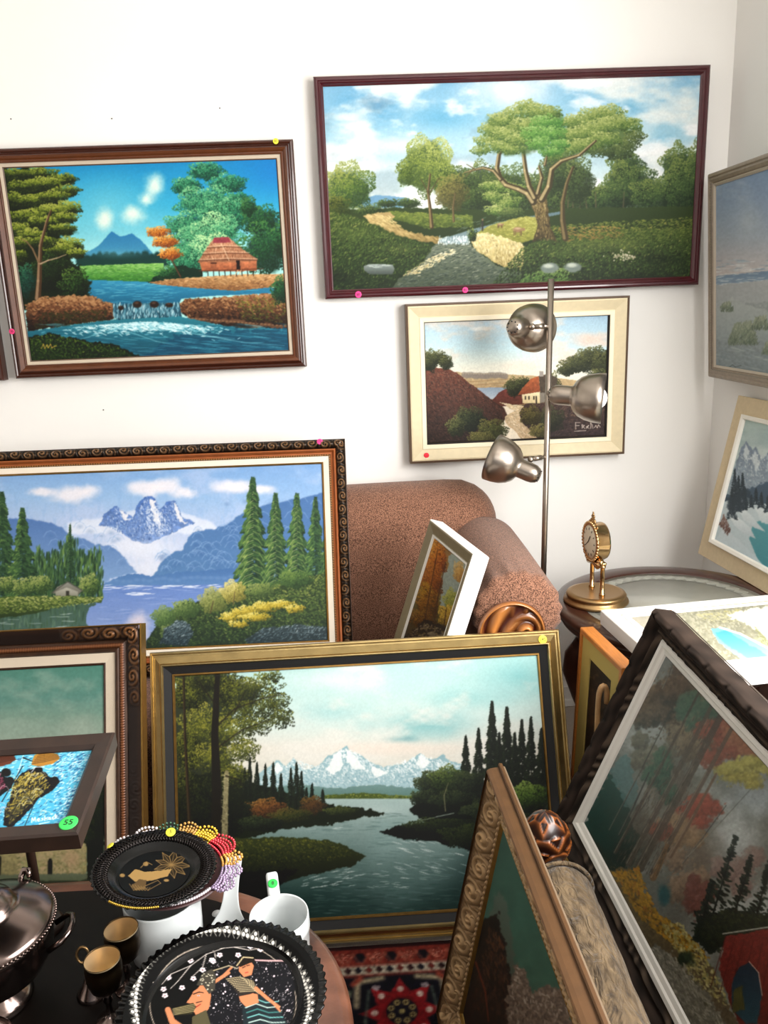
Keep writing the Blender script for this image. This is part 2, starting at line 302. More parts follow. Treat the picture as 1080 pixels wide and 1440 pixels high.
def art_cottage_waterfall():
    s = Art(3, 222, 408, 511, seed=3)
    s.grad((224, '1688bd'), (290, '3aa9cc'), (345, '9ad6da'), (380, 'a8dcd8'))
    s.blob(400, 240, 130, 70, '0a78c4', .75, 1.2); s.blob(150, 290, 110, 70, '8ccfd8', .6, 1.2); s.blob(80, 330, 70, 60, '70c4d2', .5, 1.)
    for x, y, rx, ry in ((147, 308, 18, 23), (188, 301, 24, 20), (217, 262, 20, 26), (205, 280, 14, 14)): s.blob(x, y, rx, ry, 'e0ece0', .95, .9, .25)
    s.poly([(112, 360), (123, 355), (140, 344), (157, 326), (170, 333), (185, 328), (200, 339), (215, 357), (215, 366), (112, 366)], '2a78aa', '4f9ab4', rough=1)
    for x in range(114, 236, 9): s.blob(x, 364+s.r.rand()*4, 9, 11+s.r.rand()*5, '113c3a', 1, .4, .25)
    s.poly([(110, 364), (240, 364), (240, 374), (110, 376)], '123e38', rough=2, soft=3)
    s.blob(165, 357, 60, 10, '7ab4bc', .35, 1.2)
    s.poly([(112, 374), (230, 370), (232, 385), (210, 397), (112, 394)], '94c472', '2c6c2a', tex=.15)
    s.fill([(112, 374), (230, 370), (225, 387), (210, 397), (112, 394)], 500, pal('2c6a28', '5a9a3c', 'a4cc7c'), 3, .6, 0, .1, .35)
    s.poly([(112, 393), (200, 396), (395, 405), (395, 412), (300, 416), (255, 420), (250, 430), (160, 430), (120, 414)], '3590b4', '176080')
    s.ripple(120, 250, 396, 428, 140, pal('1a6484', '58b0c8', '9cd8e0'), 7, .6, .5)
    s.ripple(250, 390, 405, 413, 60, pal('1a6484', '2a7898', '58b0c8'), 7, .5, .5)
    bam = pal('0d3a2a', '1c6146', '3f946a', '7cbf8a', 'c4e2a8')
    for x, y, rx, ry, b in ((290, 240, 26, 13, .3), (262, 262, 22, 14, .3), (320, 258, 28, 14, .3), (336, 278, 14, 8, .25), (292, 285, 45, 24, .4), (270, 318, 38, 22, .35), (322, 300, 36, 22, .35), (290, 340, 55, 26, .45), (262, 370, 30, 26, .3), (305, 320, 30, 22, .62), (300, 350, 34, 22, .7)):
        s.leaf(x, y, rx, ry, int(rx*ry*1.1), bam, 2.1, -.2, -.5, .42, .4, 1., b)
    dg = pal('0c2a1a', '174224', '2f6a3c', '5c8a44')
    s.leaf(368, 310, 30, 22, 500, dg, 1.9, bias=.35); s.leaf(372, 350, 34, 38, 900, dg, 1.9, bias=.35); s.leaf(398, 335, 16, 30, 350, dg, 1.9, bias=.35); s.leaf(350, 290, 12, 14, 150, dg, 1.8)
    s.poly([(205, 398), (230, 382), (255, 372), (285, 380), (285, 398)], '0e2e20', rough=3); s.leaf(238, 385, 20, 10, 200, dg, 1.6)
    s.poly([(208, 397), (250, 392), (330, 386), (402, 385), (402, 402), (330, 409), (262, 404), (222, 400)], 'caa070', '8a6038', tex=.3)
    s.fill([(215, 396), (260, 391), (402, 386), (402, 402), (330, 408), (262, 403)], 500, pal('6a4428', 'a87e50', 'dcb888'), 3, .8, 0, .3, .3)
    s.trunk([(254, 389), (247, 376), (240, 362), (234, 350)], 2.6, 1., '3a2418', '7a5c40')
    for x, y, rx, ry in ((223, 326, 17, 8), (233, 340, 19, 9), (240, 357, 17, 9)): s.leaf(x, y, rx, ry, 260, pal('6a2c10', 'a45a1c', 'd68a34', 'f0b860'), 1.5, bias=.5)
    s.poly([(280, 366), (361, 365), (361, 381), (284, 382)], 'c47e58', '9a5838', tex=.25)
    s.poly([(301, 335), (322, 334), (340, 350), (363, 365), (350, 368), (278, 369), (290, 350)], 'c69070', '9a6a4c', tex=.2)
    s.fill([(301, 337), (322, 336), (340, 350), (360, 365), (282, 368), (290, 350)], 420, pal('70442e', 'b88462', 'eccaa8'), 2.4, .6, 1.2, .5, .2)
    for y, a, b in ((349, 291, 340), (358, 285, 351), (367, 279, 362)): s.line([(a, y), ((a+b)/2, y-2), (b, y-1)], 1.2, 1.2, '5a3422', .8); s.line([(a, y-2), ((a+b)/2, y-4), (b, y-3)], 1., 1., 'f0d4b4', .6)
    s.poly([(301, 334), (321, 333), (325, 341), (299, 342)], '96404a', tex=.2); s.line([(311, 342), (322, 366)], 1.2, 1.2, 'f0d8b8', .6)
    s.poly([(332, 366), (337, 366), (338, 379), (333, 379)], '1c100c'); s.line([(297, 370), (304, 370)], 2, 2, '4a2a1c')
    for x in list(range(284, 362, 8)): s.line([(x, 381), (x+.6, 388)], 1.2, 1, '1e120c')
    s.line([(280, 381), (370, 378)], 1.1, 1.1, '5a3420'); s.line([(334, 380), (330, 388)], 1, 1, 'e0b890'); s.line([(339, 380), (336, 388)], 1, 1, 'e0b890')
    tg = pal('131c0c', '2a3814', '56661e', '8a9634', 'a8ae54')
    s.poly([(0, 236), (55, 238), (78, 246), (84, 262), (80, 285), (86, 300), (82, 318), (96, 345), (104, 372), (126, 400), (124, 424), (30, 432), (0, 380)], '141f0d', rough=12, rs=11, soft=3)
    for x, y, rx, ry in ((92, 250, 18, 9), (98, 268, 16, 9), (98, 294, 16, 10), (92, 322, 18, 10), (106, 350, 14, 12), (92, 308, 14, 8)): s.blob(x, y+2, rx, ry, '1a2810', .9, .4, .45)
    for x, y, rx, ry, b in ((20, 246, 26, 9, .2), (55, 244, 30, 8, .3), (88, 252, 22, 8, .3), (35, 262, 26, 9, .35), (62, 258, 28, 9, .45), (94, 268, 20, 8, .35), (18, 280, 18, 10, .25), (50, 282, 28, 9, .4), (75, 276, 24, 8, .42), (96, 292, 20, 10, .5), (72, 296, 26, 9, .5), (40, 304, 26, 10, .42), (92, 306, 20, 8, .45), (60, 312, 24, 8, .4), (26, 322, 18, 9, .45), (45, 330, 22, 9, .48), (88, 322, 20, 8, .35), (30, 342, 18, 9, .4), (98, 342, 20, 9, .52), (82, 350, 22, 9, .5), (108, 356, 14, 7, .45), (62, 340, 20, 8, .3), (24, 360, 16, 9, .25)):
        s.leaf(x, y, rx, ry, int(rx*ry*1.6), tg, 1.7, -.1, -1., .6, 0, 1.2, b, under=False); s.leaf(x, y+ry*.7, rx*.8, ry*.5, int(rx*ry*.4), tg, 1.7, 0, 0, .6, 0, 1.2, .08, under=False)
    s.leaf(75, 385, 36, 26, 700, pal('0c150a', '16240f', '26401a', '4a6428'), 1.9, bias=.3); s.leaf(105, 400, 22, 24, 350, pal('0c150a', '1a3414', '3a5c24', '6a8438'), 1.9, bias=.4); s.leaf(36, 395, 14, 24, 250, pal('0c2a24', '1a4a3a', '3c7a58'), 1.9)
    s.trunk([(53, 420), (55, 395), (56, 370), (57, 345), (66, 312), (72, 296)], 9, 2, '4a3420', 'a4886a')
    s.trunk([(57, 371), (68, 366), (80, 363), (93, 358)], 2.6, 1, '8a7258', 'd0bca0'); s.trunk([(54, 368), (46, 350), (38, 340), (30, 336)], 2.8, 1, '6a5038', '9a8262')
    for pts in ([(36, 430), (60, 418), (100, 416), (135, 418), (162, 430), (160, 448), (112, 455), (40, 466)], [(250, 428), (262, 422), (300, 419), (385, 413), (408, 420), (408, 462), (330, 462), (270, 448), (254, 440)]):
        s.poly(pts, '805638', '20140c', rough=4, tex=.3); s.fill(pts, 900, pal('160d08', '3c2416', '74492c', 'b48a60'), 3, 1.2, .2, .8, .55)
    s.fill([(330, 420), (408, 415), (408, 455), (340, 450)], 260, pal('2a3014', '5a6028', '9a8c3c'), 2, .8, .2, .8, .3); s.leaf(395, 408, 14, 20, 260, dg, 1.8, bias=.3)
    s.fill([(60, 440), (150, 436), (150, 452), (44, 464)], 300, pal('1a140a', '2c3014', '4a4020'), 2.2, .9, .2, .8, .2)
    for i in range(26): s.blob(266+i*5.4, 449+i*.42+s.r.rand()*6-3, 5, 3.4, '6a4a34', .9, .5); s.blob(265+i*5.4, 447.6+i*.42, 3, 1.6, 'a4805c', .6, .8)
    s.poly([(158, 428), (252, 425), (256, 447), (164, 451)], '2e6478', '184454')
    s.dabs(np.stack([160+s.r.rand(420)*93, 428+s.r.rand(420)*20], 1), ramp(pal('173e50', '6aa4b4', 'e8f4f4'), s.r.rand(420)), .8, 3.2, .0, .2, .75)
    for x, y, rx, ry in ((193, 428, 8, 6), (217, 428, 8, 6), (238, 429, 7, 4), (170, 433, 5, 4)): s.blob(x, y, rx, ry, '2a1c14', 1, .4); s.blob(x-1, y-2, rx*.6, ry*.4, '7a5a48', .6, .8)
    s.poly([(38, 466), (110, 456), (160, 449), (256, 446), (330, 461), (410, 462), (410, 512), (36, 512)], '2a7c8c', '0c4258', rough=2)
    s.poly([(250, 470), (410, 462), (410, 512), (180, 512)], '0a4460', alpha=.7, rough=8)
    s.ripple(60, 405, 456, 505, 420, pal('0c4c66', '2a8098', '7cc0cc'), 12, .7, .4, .06)
    n = 900; t = s.r.randn(n); s.dabs(np.stack([208+t*42, 453+np.abs(s.r.randn(n))*6+np.abs(t)*3], 1), ramp(pal('5aa8b8', 'bce0e4', 'f4fafa'), s.r.rand(n)), 3.4, .8, .1, .5, .7)
    for x0, y0, x1, y1 in ((150, 462, 100, 480), (180, 466, 260, 488), (240, 462, 330, 476), (280, 470, 400, 486)): s.line([(x0, y0), ((x0+x1)/2, (y0+y1)/2+3), (x1, y1)], 1.6, .5, '9cd0d8', .5)
    s.poly([(36, 474), (70, 468), (120, 478), (165, 486), (200, 503), (195, 514), (36, 514)], '0d1a0c', rough=5)
    s.fill([(40, 476), (70, 470), (125, 482), (165, 488), (195, 505), (44, 512)], 700, pal('0f1a0a', '1c3412', '3f5c1c', '7a8a30'), 2, .8, .4, 1., .2)
    s.line([(58, 490), (61, 484), (63, 490), (66, 485), (68, 489), (71, 484), (73, 489), (79, 486)], .9, .9, 'c8a048')
    s.soften(); s.tone(.035, 2.); return s

def art_great_tree():
    s = Art(452, 104, 987, 410, seed=5)
    s.grad((105, '86bcdc'), (180, 'a8d2e4'), (250, 'd2e4e6'), (290, 'dce6dc'))
    s.blob(520, 150, 90, 45, '4c9ccc', .75, 1.2); s.blob(620, 165, 80, 30, '62aed4', .7, 1.2); s.blob(880, 150, 70, 40, '5aaad4', .6, 1.2); s.blob(930, 200, 60, 25, '6ab4d8', .5, 1.2)
    s.clouds('eef4f2', 60, .45, .66, .95); s.clouds('ffffff', 26, .52, .74, .75); s.clouds('7f98aa', 40, .62, .8, .35)
    s.blob(715, 125, 95, 50, 'ffffff', .95, 1.1, .2); s.blob(560, 205, 90, 16, 'e4eef0', .8, 1, .3); s.blob(520, 235, 60, 14, 'f4f8f6', .7, 1, .3)
    s.poly([(500, 282), (530, 274), (575, 278), (575, 292), (500, 292)], '7aa6c4', rough=1)
    far = pal('26361c', '3d5428', '64783c', '8f9a58')
    for x, y, rx, ry in ((545, 286, 16, 6), (575, 286, 20, 7), (640, 255, 34, 24), (680, 262, 34, 34), (660, 285, 40, 20), (720, 268, 40, 36), (770, 275, 40, 36), (815, 285, 40, 26)): s.leaf(x, y, rx, ry, int(rx*ry), far, 1.6, bias=.25)
    rt = pal('1d2e1a', '314a28', '587038', '8a9450')
    for x, y, rx, ry in ((880, 235, 26, 24), (885, 262, 40, 34), (925, 275, 40, 26), (955, 232, 26, 30), (960, 265, 30, 42), (850, 280, 36, 20), (978, 250, 14, 50)): s.leaf(x, y, rx, ry, int(rx*ry*1.1), rt, 1.8, bias=.4)
    for x in (798, 806, 815, 826, 838, 876): s.line([(x, 300), (x+s.r.randn()*2, 270)], 2, 1.2, '6a5c44', .8)
    s.poly([(450, 296), (560, 292), (700, 296), (850, 292), (990, 290), (990, 412), (450, 412)], '3a4c24', '172412', rough=2)
    s.poly([(545, 297), (665, 303), (665, 318), (600, 320), (550, 308)], '74843c', '4a5c28', rough=2, tex=.2)
    s.fill([(545, 297), (665, 303), (665, 320), (600, 322)], 250, pal('3c4c20', '7a8a3c', 'a4a858'), 2.5, .7)
    s.leaf(490, 262, 38, 34, 1300, pal('2c4420', '4c6a2c', '8a9a48', 'b4b86c'), 1.7, bias=.45); s.leaf(470, 292, 24, 18, 350, pal('2c3c18', '5a6428', '9a9444'), 1.6); s.leaf(520, 295, 22, 8, 150, far, 1.6)
    s.poly([(512, 302), (548, 297), (556, 304), (545, 312), (575, 326), (630, 336), (618, 343), (560, 334), (520, 318)], 'c4ac78', '94804e', rough=3, tex=.2)
    s.fill([(515, 303), (545, 303), (570, 325), (620, 338), (560, 333), (522, 318)], 160, pal('8a7444', 'c8b078', 'e8d8a0'), 4, .9, .4, .4)
    s.leaf(602, 232, 38, 42, 1900, pal('3a5020', '5c7030', '90a04c', 'ccd084'), 1.7, .25, -.7, bias=.5); s.leaf(636, 270, 24, 26, 700, pal('4a4a28', '74703c', 'a09c58'), 1.6, bias=.4); s.leaf(570, 245, 12, 18, 180, pal('3a5020', '6c8034', 'a0ac54'), 1.6)
    s.trunk([(607, 319), (605, 295), (602, 270), (605, 245)], 6, 2, '4e4028', 'a89468'); s.trunk([(638, 311), (637, 292), (640, 272)], 3.5, 1.5, '54462c', '9c8a60'); s.line([(604, 275), (592, 252)], 1.6, .8, '5a4a30'); s.line([(605, 270), (618, 250)], 1.6, .8, '5a4a30')
    s.poly([(618, 337), (665, 322), (720, 308), (790, 297), (790, 301), (725, 314), (690, 322), (662, 335), (655, 344), (616, 344)], '6c848c', '8ea2a4')
    s.ripple(640, 760, 304, 334, 60, pal('4a6068', '90a6a8', 'c8d4d0'), 4, .5, .5, -.3)
    s.poly([(662, 333), (685, 318), (735, 304), (770, 306), (765, 332), (735, 342), (690, 338)], 'aaa85a', '8a8c40', rough=2)
    s.fill([(664, 333), (690, 318), (735, 306), (765, 308), (765, 330), (735, 340)], 380, pal('6a7030', 'a8a854', 'd8d488'), 2.4, .7)
    s.poly([(658, 330), (680, 326), (735, 342), (740, 360), (735, 382), (705, 374), (668, 352)], 'e4d8a0', 'a4925c', rough=3, tex=.3)
    s.fill([(660, 332), (690, 330), (735, 344), (735, 380), (700, 370), (668, 350)], 520, pal('8a7848', 'd4c48c', 'f6ecc4'), 2.5, .9, 1.2, .5)
    s.poly([(612, 342), (660, 342), (672, 355), (700, 374), (740, 386), (740, 396), (640, 408), (545, 410), (560, 394), (590, 372)], '7c8672', '46523e', rough=3)
    s.fill([(612, 344), (660, 344), (690, 374), (735, 388), (640, 408), (550, 408), (590, 372)], 800, pal('28362c', '46544a', '7c8474', 'e4dcc0'), 3.4, .6, -.2, .35, .15, base=.4)
    s.fill([(560, 390), (590, 370), (640, 348), (640, 356), (590, 385)], 200, pal('b4a070', 'e8dcb0', 'f8f4e0'), 2.6, .8, -.4, .4)
    s.dabs(np.stack([617+s.r.rand(160)*44, 333+s.r.rand(160)*11], 1), ramp(pal('90a8ac', 'e0ecec', 'ffffff'), s.r.rand(160)), .8, 1.5, 0, .2, .8)
    s.leaf(664, 330, 7, 10, 90, GREEN, 1.3)
    gr = pal('131d0c', '223518', '3f5826', '6a7c3a', '9a9c58')
    s.poly([(450, 292), (480, 300), (515, 310), (560, 332), (612, 345), (590, 372), (560, 392), (545, 412), (450, 412)], '4a5c2a', '1a2a12', rough=4, soft=4)
    s.fill([(450, 294), (480, 300), (515, 312), (560, 334), (610, 346), (590, 372), (556, 394), (540, 410), (450, 410)], 2600, gr, 2.4, .8, -1., .9, .24, base=.47)
    s.poly([(512, 374), (520, 371), (552, 372), (555, 378), (552, 386), (520, 386), (512, 380)], '96a09c', '4c5650'); s.ripple(516, 550, 372, 377, 30, pal('a4b0aa', 'd4dcd4'), 3, .6, .7)
    s.poly([(738, 345), (770, 335), (830, 326), (990, 318), (990, 412), (690, 412), (735, 392), (736, 365)], '4c5c2c', '16220e', rough=5, soft=5)
    s.fill([(690, 402), (738, 345), (770, 338), (830, 328), (988, 320), (988, 408)], 4800, gr, 2.3, .8, -.9, 1., .22, base=.44)
    s.fill([(765, 318), (985, 305), (985, 335), (800, 345)], 900, pal('2c3c1a', '4c6028', '7c8840', 'a49c54'), 2.6, .8, -.2, .7, .2, base=.5)
    s.fill([(780, 320), (870, 318), (880, 334), (800, 340)], 160, pal('6a5a30', '9a7c44', 'b49858'), 2.2, .8)
    for x, y, rx, ry, c, al in ((860, 345, 80, 14, '8c9450', .35), (930, 365, 60, 14, '0f1a0a', .35), (800, 355, 40, 10, '7c8c48', .3), (900, 392, 90, 12, '0c1608', .4), (500, 330, 40, 16, '7c8c48', .3), (480, 390, 50, 18, '0c1608', .4), (560, 350, 40, 10, '8c9450', .25)): s.blob(x, y, rx, ry, c, al, 1., .35)
    s.fill([(740, 385), (800, 375), (800, 405), (720, 408)], 420, pal('2c4a20', '5c7c3c', 'a0b070'), 2.4, .9, -.8, .9)
    for x, y, w in ((773, 377, 15), (806, 376, 15)): s.blob(x, y, w, 9, '7c8880', 1, .3, .2); s.blob(x-2, y-3, w*.7, 4.5, 'ccd2c4', .9, .7)
    s.dabs(np.stack([878+s.r.randn(60)*10, 361+s.r.randn(60)*3], 1), ramp(pal('a49c80', 'e4dcc4'), s.r.rand(60)), 1.2)
    for x, y, w in ((703, 316, 5), (728, 323, 9)):
        s.blob(x, y, w, w*.55, 'a08060', 1, .5); s.blob(x, y-w*.2, w*.8, w*.25, 'd4b898', .8, .8); s.blob(x+w*.9, y-.5, w*.35, w*.3, 'a08060', 1, .5)
        for d in (-.6, -.35, .4, .6): s.line([(x+d*w, y+w*.3), (x+d*w, y+w*.85)], 1.1, .9, '6a5038')
    s.line([(678.5, 312), (678.5, 324)], 3., 2.2, '3c3c38'); s.blob(678.5, 309, 1.7, 2, '9a7c60', 1, .5); s.line([(677, 315), (675, 321)], 1, 1, '5a5a50')
    cr = pal('2e4620', '4c6a30', '788e48', 'a4b068', 'ccce90'); cg = pal('2c5426', '467a36', '78a650', 'b4cc88'); cd = pal('2a3a20', '465a30', '6c7c44', '98a060')
    s.leaf(790, 240, 34, 34, 1000, cd, 1.7, bias=.25); s.leaf(815, 255, 22, 34, 600, cd, 1.7, bias=.25)
    s.trunk([(795, 335), (791, 310), (791, 285), (797, 258), (806, 235)], 9, 3.5, '4c4128', '94825a')
    for x, y, rx, ry in ((848, 186, 56, 30), (815, 195, 36, 24)): s.blob(x, y, rx, ry, '52682f', .85, .4, .4)
    R2 = [(893, 192, 16, 10, cd, .4), (880, 205, 20, 12, cd, .35), (868, 215, 22, 10, cd, .3), (846, 212, 22, 10, cd, .35), (885, 176, 20, 11, cr, .45), (858, 158, 22, 11, cr, .5), (835, 162, 24, 11, cr, .5), (812, 170, 20, 10, cr, .5), (868, 172, 24, 11, cr, .48), (845, 178, 26, 12, cr, .5), (818, 186, 24, 12, cr, .5), (795, 192, 20, 11, cr, .48), (850, 196, 26, 11, cr, .42), (822, 204, 22, 10, cr, .45), (798, 208, 22, 11, cr, .5), (780, 218, 16, 9, cr, .45), (712, 284, 22, 11, cr, .45), (694, 276, 16, 8, cr, .45), (703, 262, 22, 9, cr, .48), (728, 268, 16, 9, cr, .4), (700, 296, 20, 8, cr, .45), (720, 300, 18, 8, cd, .4), (685, 262, 12, 6, cr, .45)]
    for x, y, rx, ry, p, b in R2: s.leaf(x, y, rx, ry, int(rx*ry*1.5), p, 1.9, -.2, -.6, .5, .35, .9, b, under=False, gam=.75)
    tr = lambda p, a, b: s.trunk(p, a, b, '4a4028', 'cdbb8c')
    s.poly([(748, 340), (756, 320), (752, 300), (742, 278), (756, 270), (768, 278), (772, 300), (774, 320), (784, 340), (765, 334)], '6c5c38', '4a4026', rough=1.5, tex=.3)
    s.fill([(752, 338), (757, 320), (746, 280), (766, 280), (771, 315), (780, 338)], 320, pal('3a301c', '84744a', 'c4b080'), 2.2, .7, 1.4, .35)
    tr([(750, 284), (742, 272), (730, 266), (712, 260), (703, 250), (699, 236), (702, 216), (712, 204), (728, 196)], 10, 4); tr([(704, 252), (694, 240), (680, 236), (662, 240), (653, 243)], 6, 1.5)
    s.line([(668, 238), (656, 231)], 1.8, 1, '6a5c3c'); s.line([(664, 240), (654, 249)], 1.5, .9, '6a5c3c')
    tr([(752, 278), (744, 262), (739, 240), (736, 214)], 9, 5); tr([(756, 272), (762, 250), (758, 234)], 7, 3); tr([(762, 280), (772, 262), (776, 238), (790, 226), (815, 218), (838, 198)], 10, 3); tr([(766, 232), (770, 215)], 4, 2.5)
    for x, y, rx, ry in ((718, 186, 44, 36), (762, 184, 38, 34)): s.blob(x, y, rx, ry, '4c6430', .85, .4, .4)
    L2 = [(676, 212, 14, 7, cr, .42), (684, 198, 18, 9, cr, .48), (690, 182, 18, 10, cr, .52), (702, 206, 22, 9, cr, .48), (722, 210, 18, 8, cr, .45), (706, 168, 20, 11, cr, .55), (728, 158, 20, 11, cr, .55), (742, 148, 16, 8, cr, .55), (757, 156, 20, 11, cr, .5), (776, 158, 15, 10, cr, .42), (712, 188, 24, 11, cr, .52), (738, 176, 24, 11, cr, .52), (733, 196, 22, 10, cr, .5), (786, 174, 12, 9, cg, .4), (766, 172, 22, 11, cg, .5), (752, 188, 22, 11, cg, .5), (778, 188, 20, 11, cg, .48), (762, 202, 24, 10, cg, .5), (788, 204, 14, 8, cg, .42), (775, 214, 18, 7, cg, .45), (803, 172, 12, 8, cr, .45)]
    for x, y, rx, ry, p, b in L2: s.leaf(x, y, rx, ry, int(rx*ry*1.5), p, 1.9, -.2, -.6, .5, -.3, .9, b, under=False, gam=.75)
    s.soften(); s.tone(.04, 2.); return s

def art_hill_path():
    s = Art(595, 440, 859, 627, seed=8, k=1.6)
    s.grad((443, 'a4c0d2'), (490, 'c4dce2'), (515, 'e2e4d8'), (540, 'ece0cc'))
    s.clouds('e4d4c4', 30, .48, .7, .7); s.blob(830, 478, 50, 16, 'e2c8b8', .8, 1, .3); s.blob(672, 463, 18, 5, 'f0f2ee', .8, .9, .4); s.blob(730, 515, 60, 12, 'e8dccc', .7, 1, .3)
    s.poly([(640, 524), (740, 528), (860, 540), (860, 570), (640, 570)], 'c4b088', '9c7e5c', rough=1, tex=.12)
    for i in range(17): s.blob(652+i*3.6, 528+s.r.rand()*2, 5, 5.5, '8c8278', .9, .5); s.blob(651+i*3.6, 526, 2.5, 2.4, 'b4aa98', .6, .8)
    for y in (538, 543, 549): s.line([(655, y), (720, y-5)], 1, .7, '8c6a48', .6)
    s.poly([(664, 546), (718, 545), (712, 552), (690, 562), (672, 560)], '8e9eae', 'b4bcc4')
    s.poly([(688, 565), (700, 552), (720, 544), (735, 550), (735, 568), (700, 572)], '7c4038', '5c3428', rough=1.5, tex=.2)
    tg = pal('1e2416', '343a22', '565a34', '7c7c4c')
    for x, y, rx, ry in ((835, 500, 24, 13), (815, 512, 26, 14), (848, 512, 18, 18), (795, 520, 15, 9), (845, 530, 20, 12)): s.leaf(x, y, rx, ry, int(rx*ry*1.6), tg, 1.4, bias=.35)
    for x, y, rx, ry in ((722, 545, 14, 14), (735, 538, 10, 8), (776, 545, 12, 20)): s.leaf(x, y, rx, ry, int(rx*ry*1.6), tg, 1.3, bias=.35)
    s.poly([(728, 572), (765, 560), (800, 545), (860, 535), (860, 628), (735, 628), (722, 590)], '5a4438', '30262a', rough=3, tex=.35)
    s.fill([(730, 575), (790, 548), (855, 540), (855, 620), (740, 622)], 1100, pal('241e20', '4c3c36', '6e5646', '8c7258'), 2, .6, -.6, .8, .25, base=.4)
    s.poly([(732, 555), (757, 551), (757, 567), (733, 567)], 'f0e4c0', 'dcc89c'); s.poly([(757, 551), (778, 549), (778, 562), (757, 567)], '8c8478')
    s.poly([(726, 556), (733, 546), (745, 533), (756, 529), (758, 551)], 'b4683e', '8c4c30', tex=.2); s.poly([(756, 529), (770, 526), (782, 532), (780, 551), (758, 553)], '54483c', rough=1, tex=.2)
    s.poly([(757, 522), (763, 522), (763, 530), (757, 530)], 'a49c94')
    for x in (736, 741, 748): s.poly([(x, 557), (x+2, 557), (x+2, 562), (x, 562)], '3a2c24')
    s.line([(752, 558), (752, 567)], 2, 2, '3a3028'); s.line([(765, 556), (765, 560)], 2, 2, '2c2824')
    s.poly([(595, 522), (612, 518), (628, 519), (640, 524), (655, 536), (672, 548), (690, 563), (706, 572), (712, 586), (700, 600), (705, 612), (720, 628), (595, 628)], '744434', '2a201c', rough=1.5, tex=.3)
    s.fill([(598, 524), (636, 522), (672, 550), (706, 575), (700, 605), (715, 624), (598, 624)], 1900, pal('211916', '42302a', '644438', '8a6250'), 2., .6, .6, .7, .35, base=.38)
    for x, y, rx, ry in ((605, 508, 12, 16), (618, 504, 12, 11), (627, 511, 10, 10), (601, 515, 8, 8)): s.leaf(x, y, rx, ry, int(rx*ry*2), tg, 1.3, bias=.35)
    s.poly([(700, 566), (718, 569), (734, 571), (728, 580), (730, 592), (742, 604), (752, 616), (754, 626), (735, 626), (722, 606), (709, 596), (708, 586), (722, 578)], 'd8c4a0', 'b89c7c', rough=1.5, tex=.15)
    s.fill([(706, 568), (730, 572), (728, 592), (750, 618), (736, 622), (712, 594), (722, 578)], 150, pal('a4886a', 'd8c4a4', 'f0e4cc'), 2, .7, .6, .5)
    for x, y, rx, ry, p in ((660, 590, 22, 18, pal('161c14', '222a1c', '3a4228', '5c6038')), (690, 604, 22, 15, pal('2a2e18', '4a4e28', '74703c')), (640, 600, 14, 14, tg), (772, 590, 20, 18, pal('22241c', '3c3e2a', '5a583c')), (745, 585, 16, 14, pal('34301e', '5a5430', '847844')), (675, 615, 20, 8, pal('34341c', '5c5a30', '807c44')), (755, 606, 14, 10, pal('3c3a22', '6a6438', '948a54'))):
        s.leaf(x, y, rx, ry, int(rx*ry*1.7), p, 1.4, bias=.4)
    for d in ([(806, 603), (806, 594), (812, 594)], [(806, 598), (811, 598)], [(815, 602), (815, 597), (818, 598), (816, 600), (819, 602)], [(821, 602), (824, 598), (821, 600), (825, 602)], [(827, 602), (827, 594), (829, 597), (830, 602)], [(832, 601), (834, 598), (836, 601), (838, 597), (840, 600)], [(804, 606), (820, 605)]): s.line(d, .9, .9, 'd8ccc0', .85)
    s.tone(.06, 1.6); return s

def art_dunes():
    s = Art(1003, 178, 1256, 555, seed=9, k=1.0)
    sl = (s.X-1008)*-.10
    s.grad((180, '8098b8'), (270, '92a4bc'), (330, 'aab4c0'), (385, 'c8c0be'), (395, 'c4bcbc'))
    s.blob(1050, 310, 30, 35, 'c4ccd0', .6, 1.2, .3); s.blob(1150, 250, 80, 40, 'b4c0cc', .6, 1.2, .3); s.clouds('ccd0d4', 40, .52, .75, .5)
    p = lambda a, b, c, d, *k, **q: s.poly([(1000, a), (1260, a-26), (1260, c-26+0), (1000, c)], *k, **q)
    p(389, 0, 402, 0, '6c84a0', '8ea2b4'); s.ripple(1003, 1255, 366, 404, 240, pal('7c94ac', 'c4d0d4', 'f0f2f0'), 8, .8, .6, -.1)
    p(402, 0, 440, 0, 'b6b8b8', 'a8aeb0', rough=2); p(432, 0, 560, 0, 'a4aaa8', '7c8a90', rough=4, tex=.1)
    s.poly([(1003, 432), (1030, 418), (1060, 432), (1120, 446), (1255, 430), (1255, 480), (1003, 480)], 'b4bab8', '98a2a4', rough=4)
    for x, y, rx, ry in ((1045, 470, 22, 14), (1070, 455, 14, 8), (1022, 432, 10, 5), (1110, 480, 30, 14), (1180, 450, 30, 12), (1085, 490, 14, 8)):
        s.fill([(x-rx, y+ry), (x-rx*.5, y-ry), (x+rx*.5, y-ry*1.2), (x+rx, y+ry)], int(rx*ry*1.5), pal('5c6a5c', '84907c', 'aab09a'), .7, 4., .2, .6, .3)
    s.ripple(1003, 1255, 485, 545, 160, pal('74848c', '9ca8ac', 'b8c0c0'), 9, 1.2, .4, .2); s.line([(1026, 516), (1030, 513), (1034, 516), (1042, 514)], .8, .8, '4a5458')
    s.tone(.05, 3.); return s

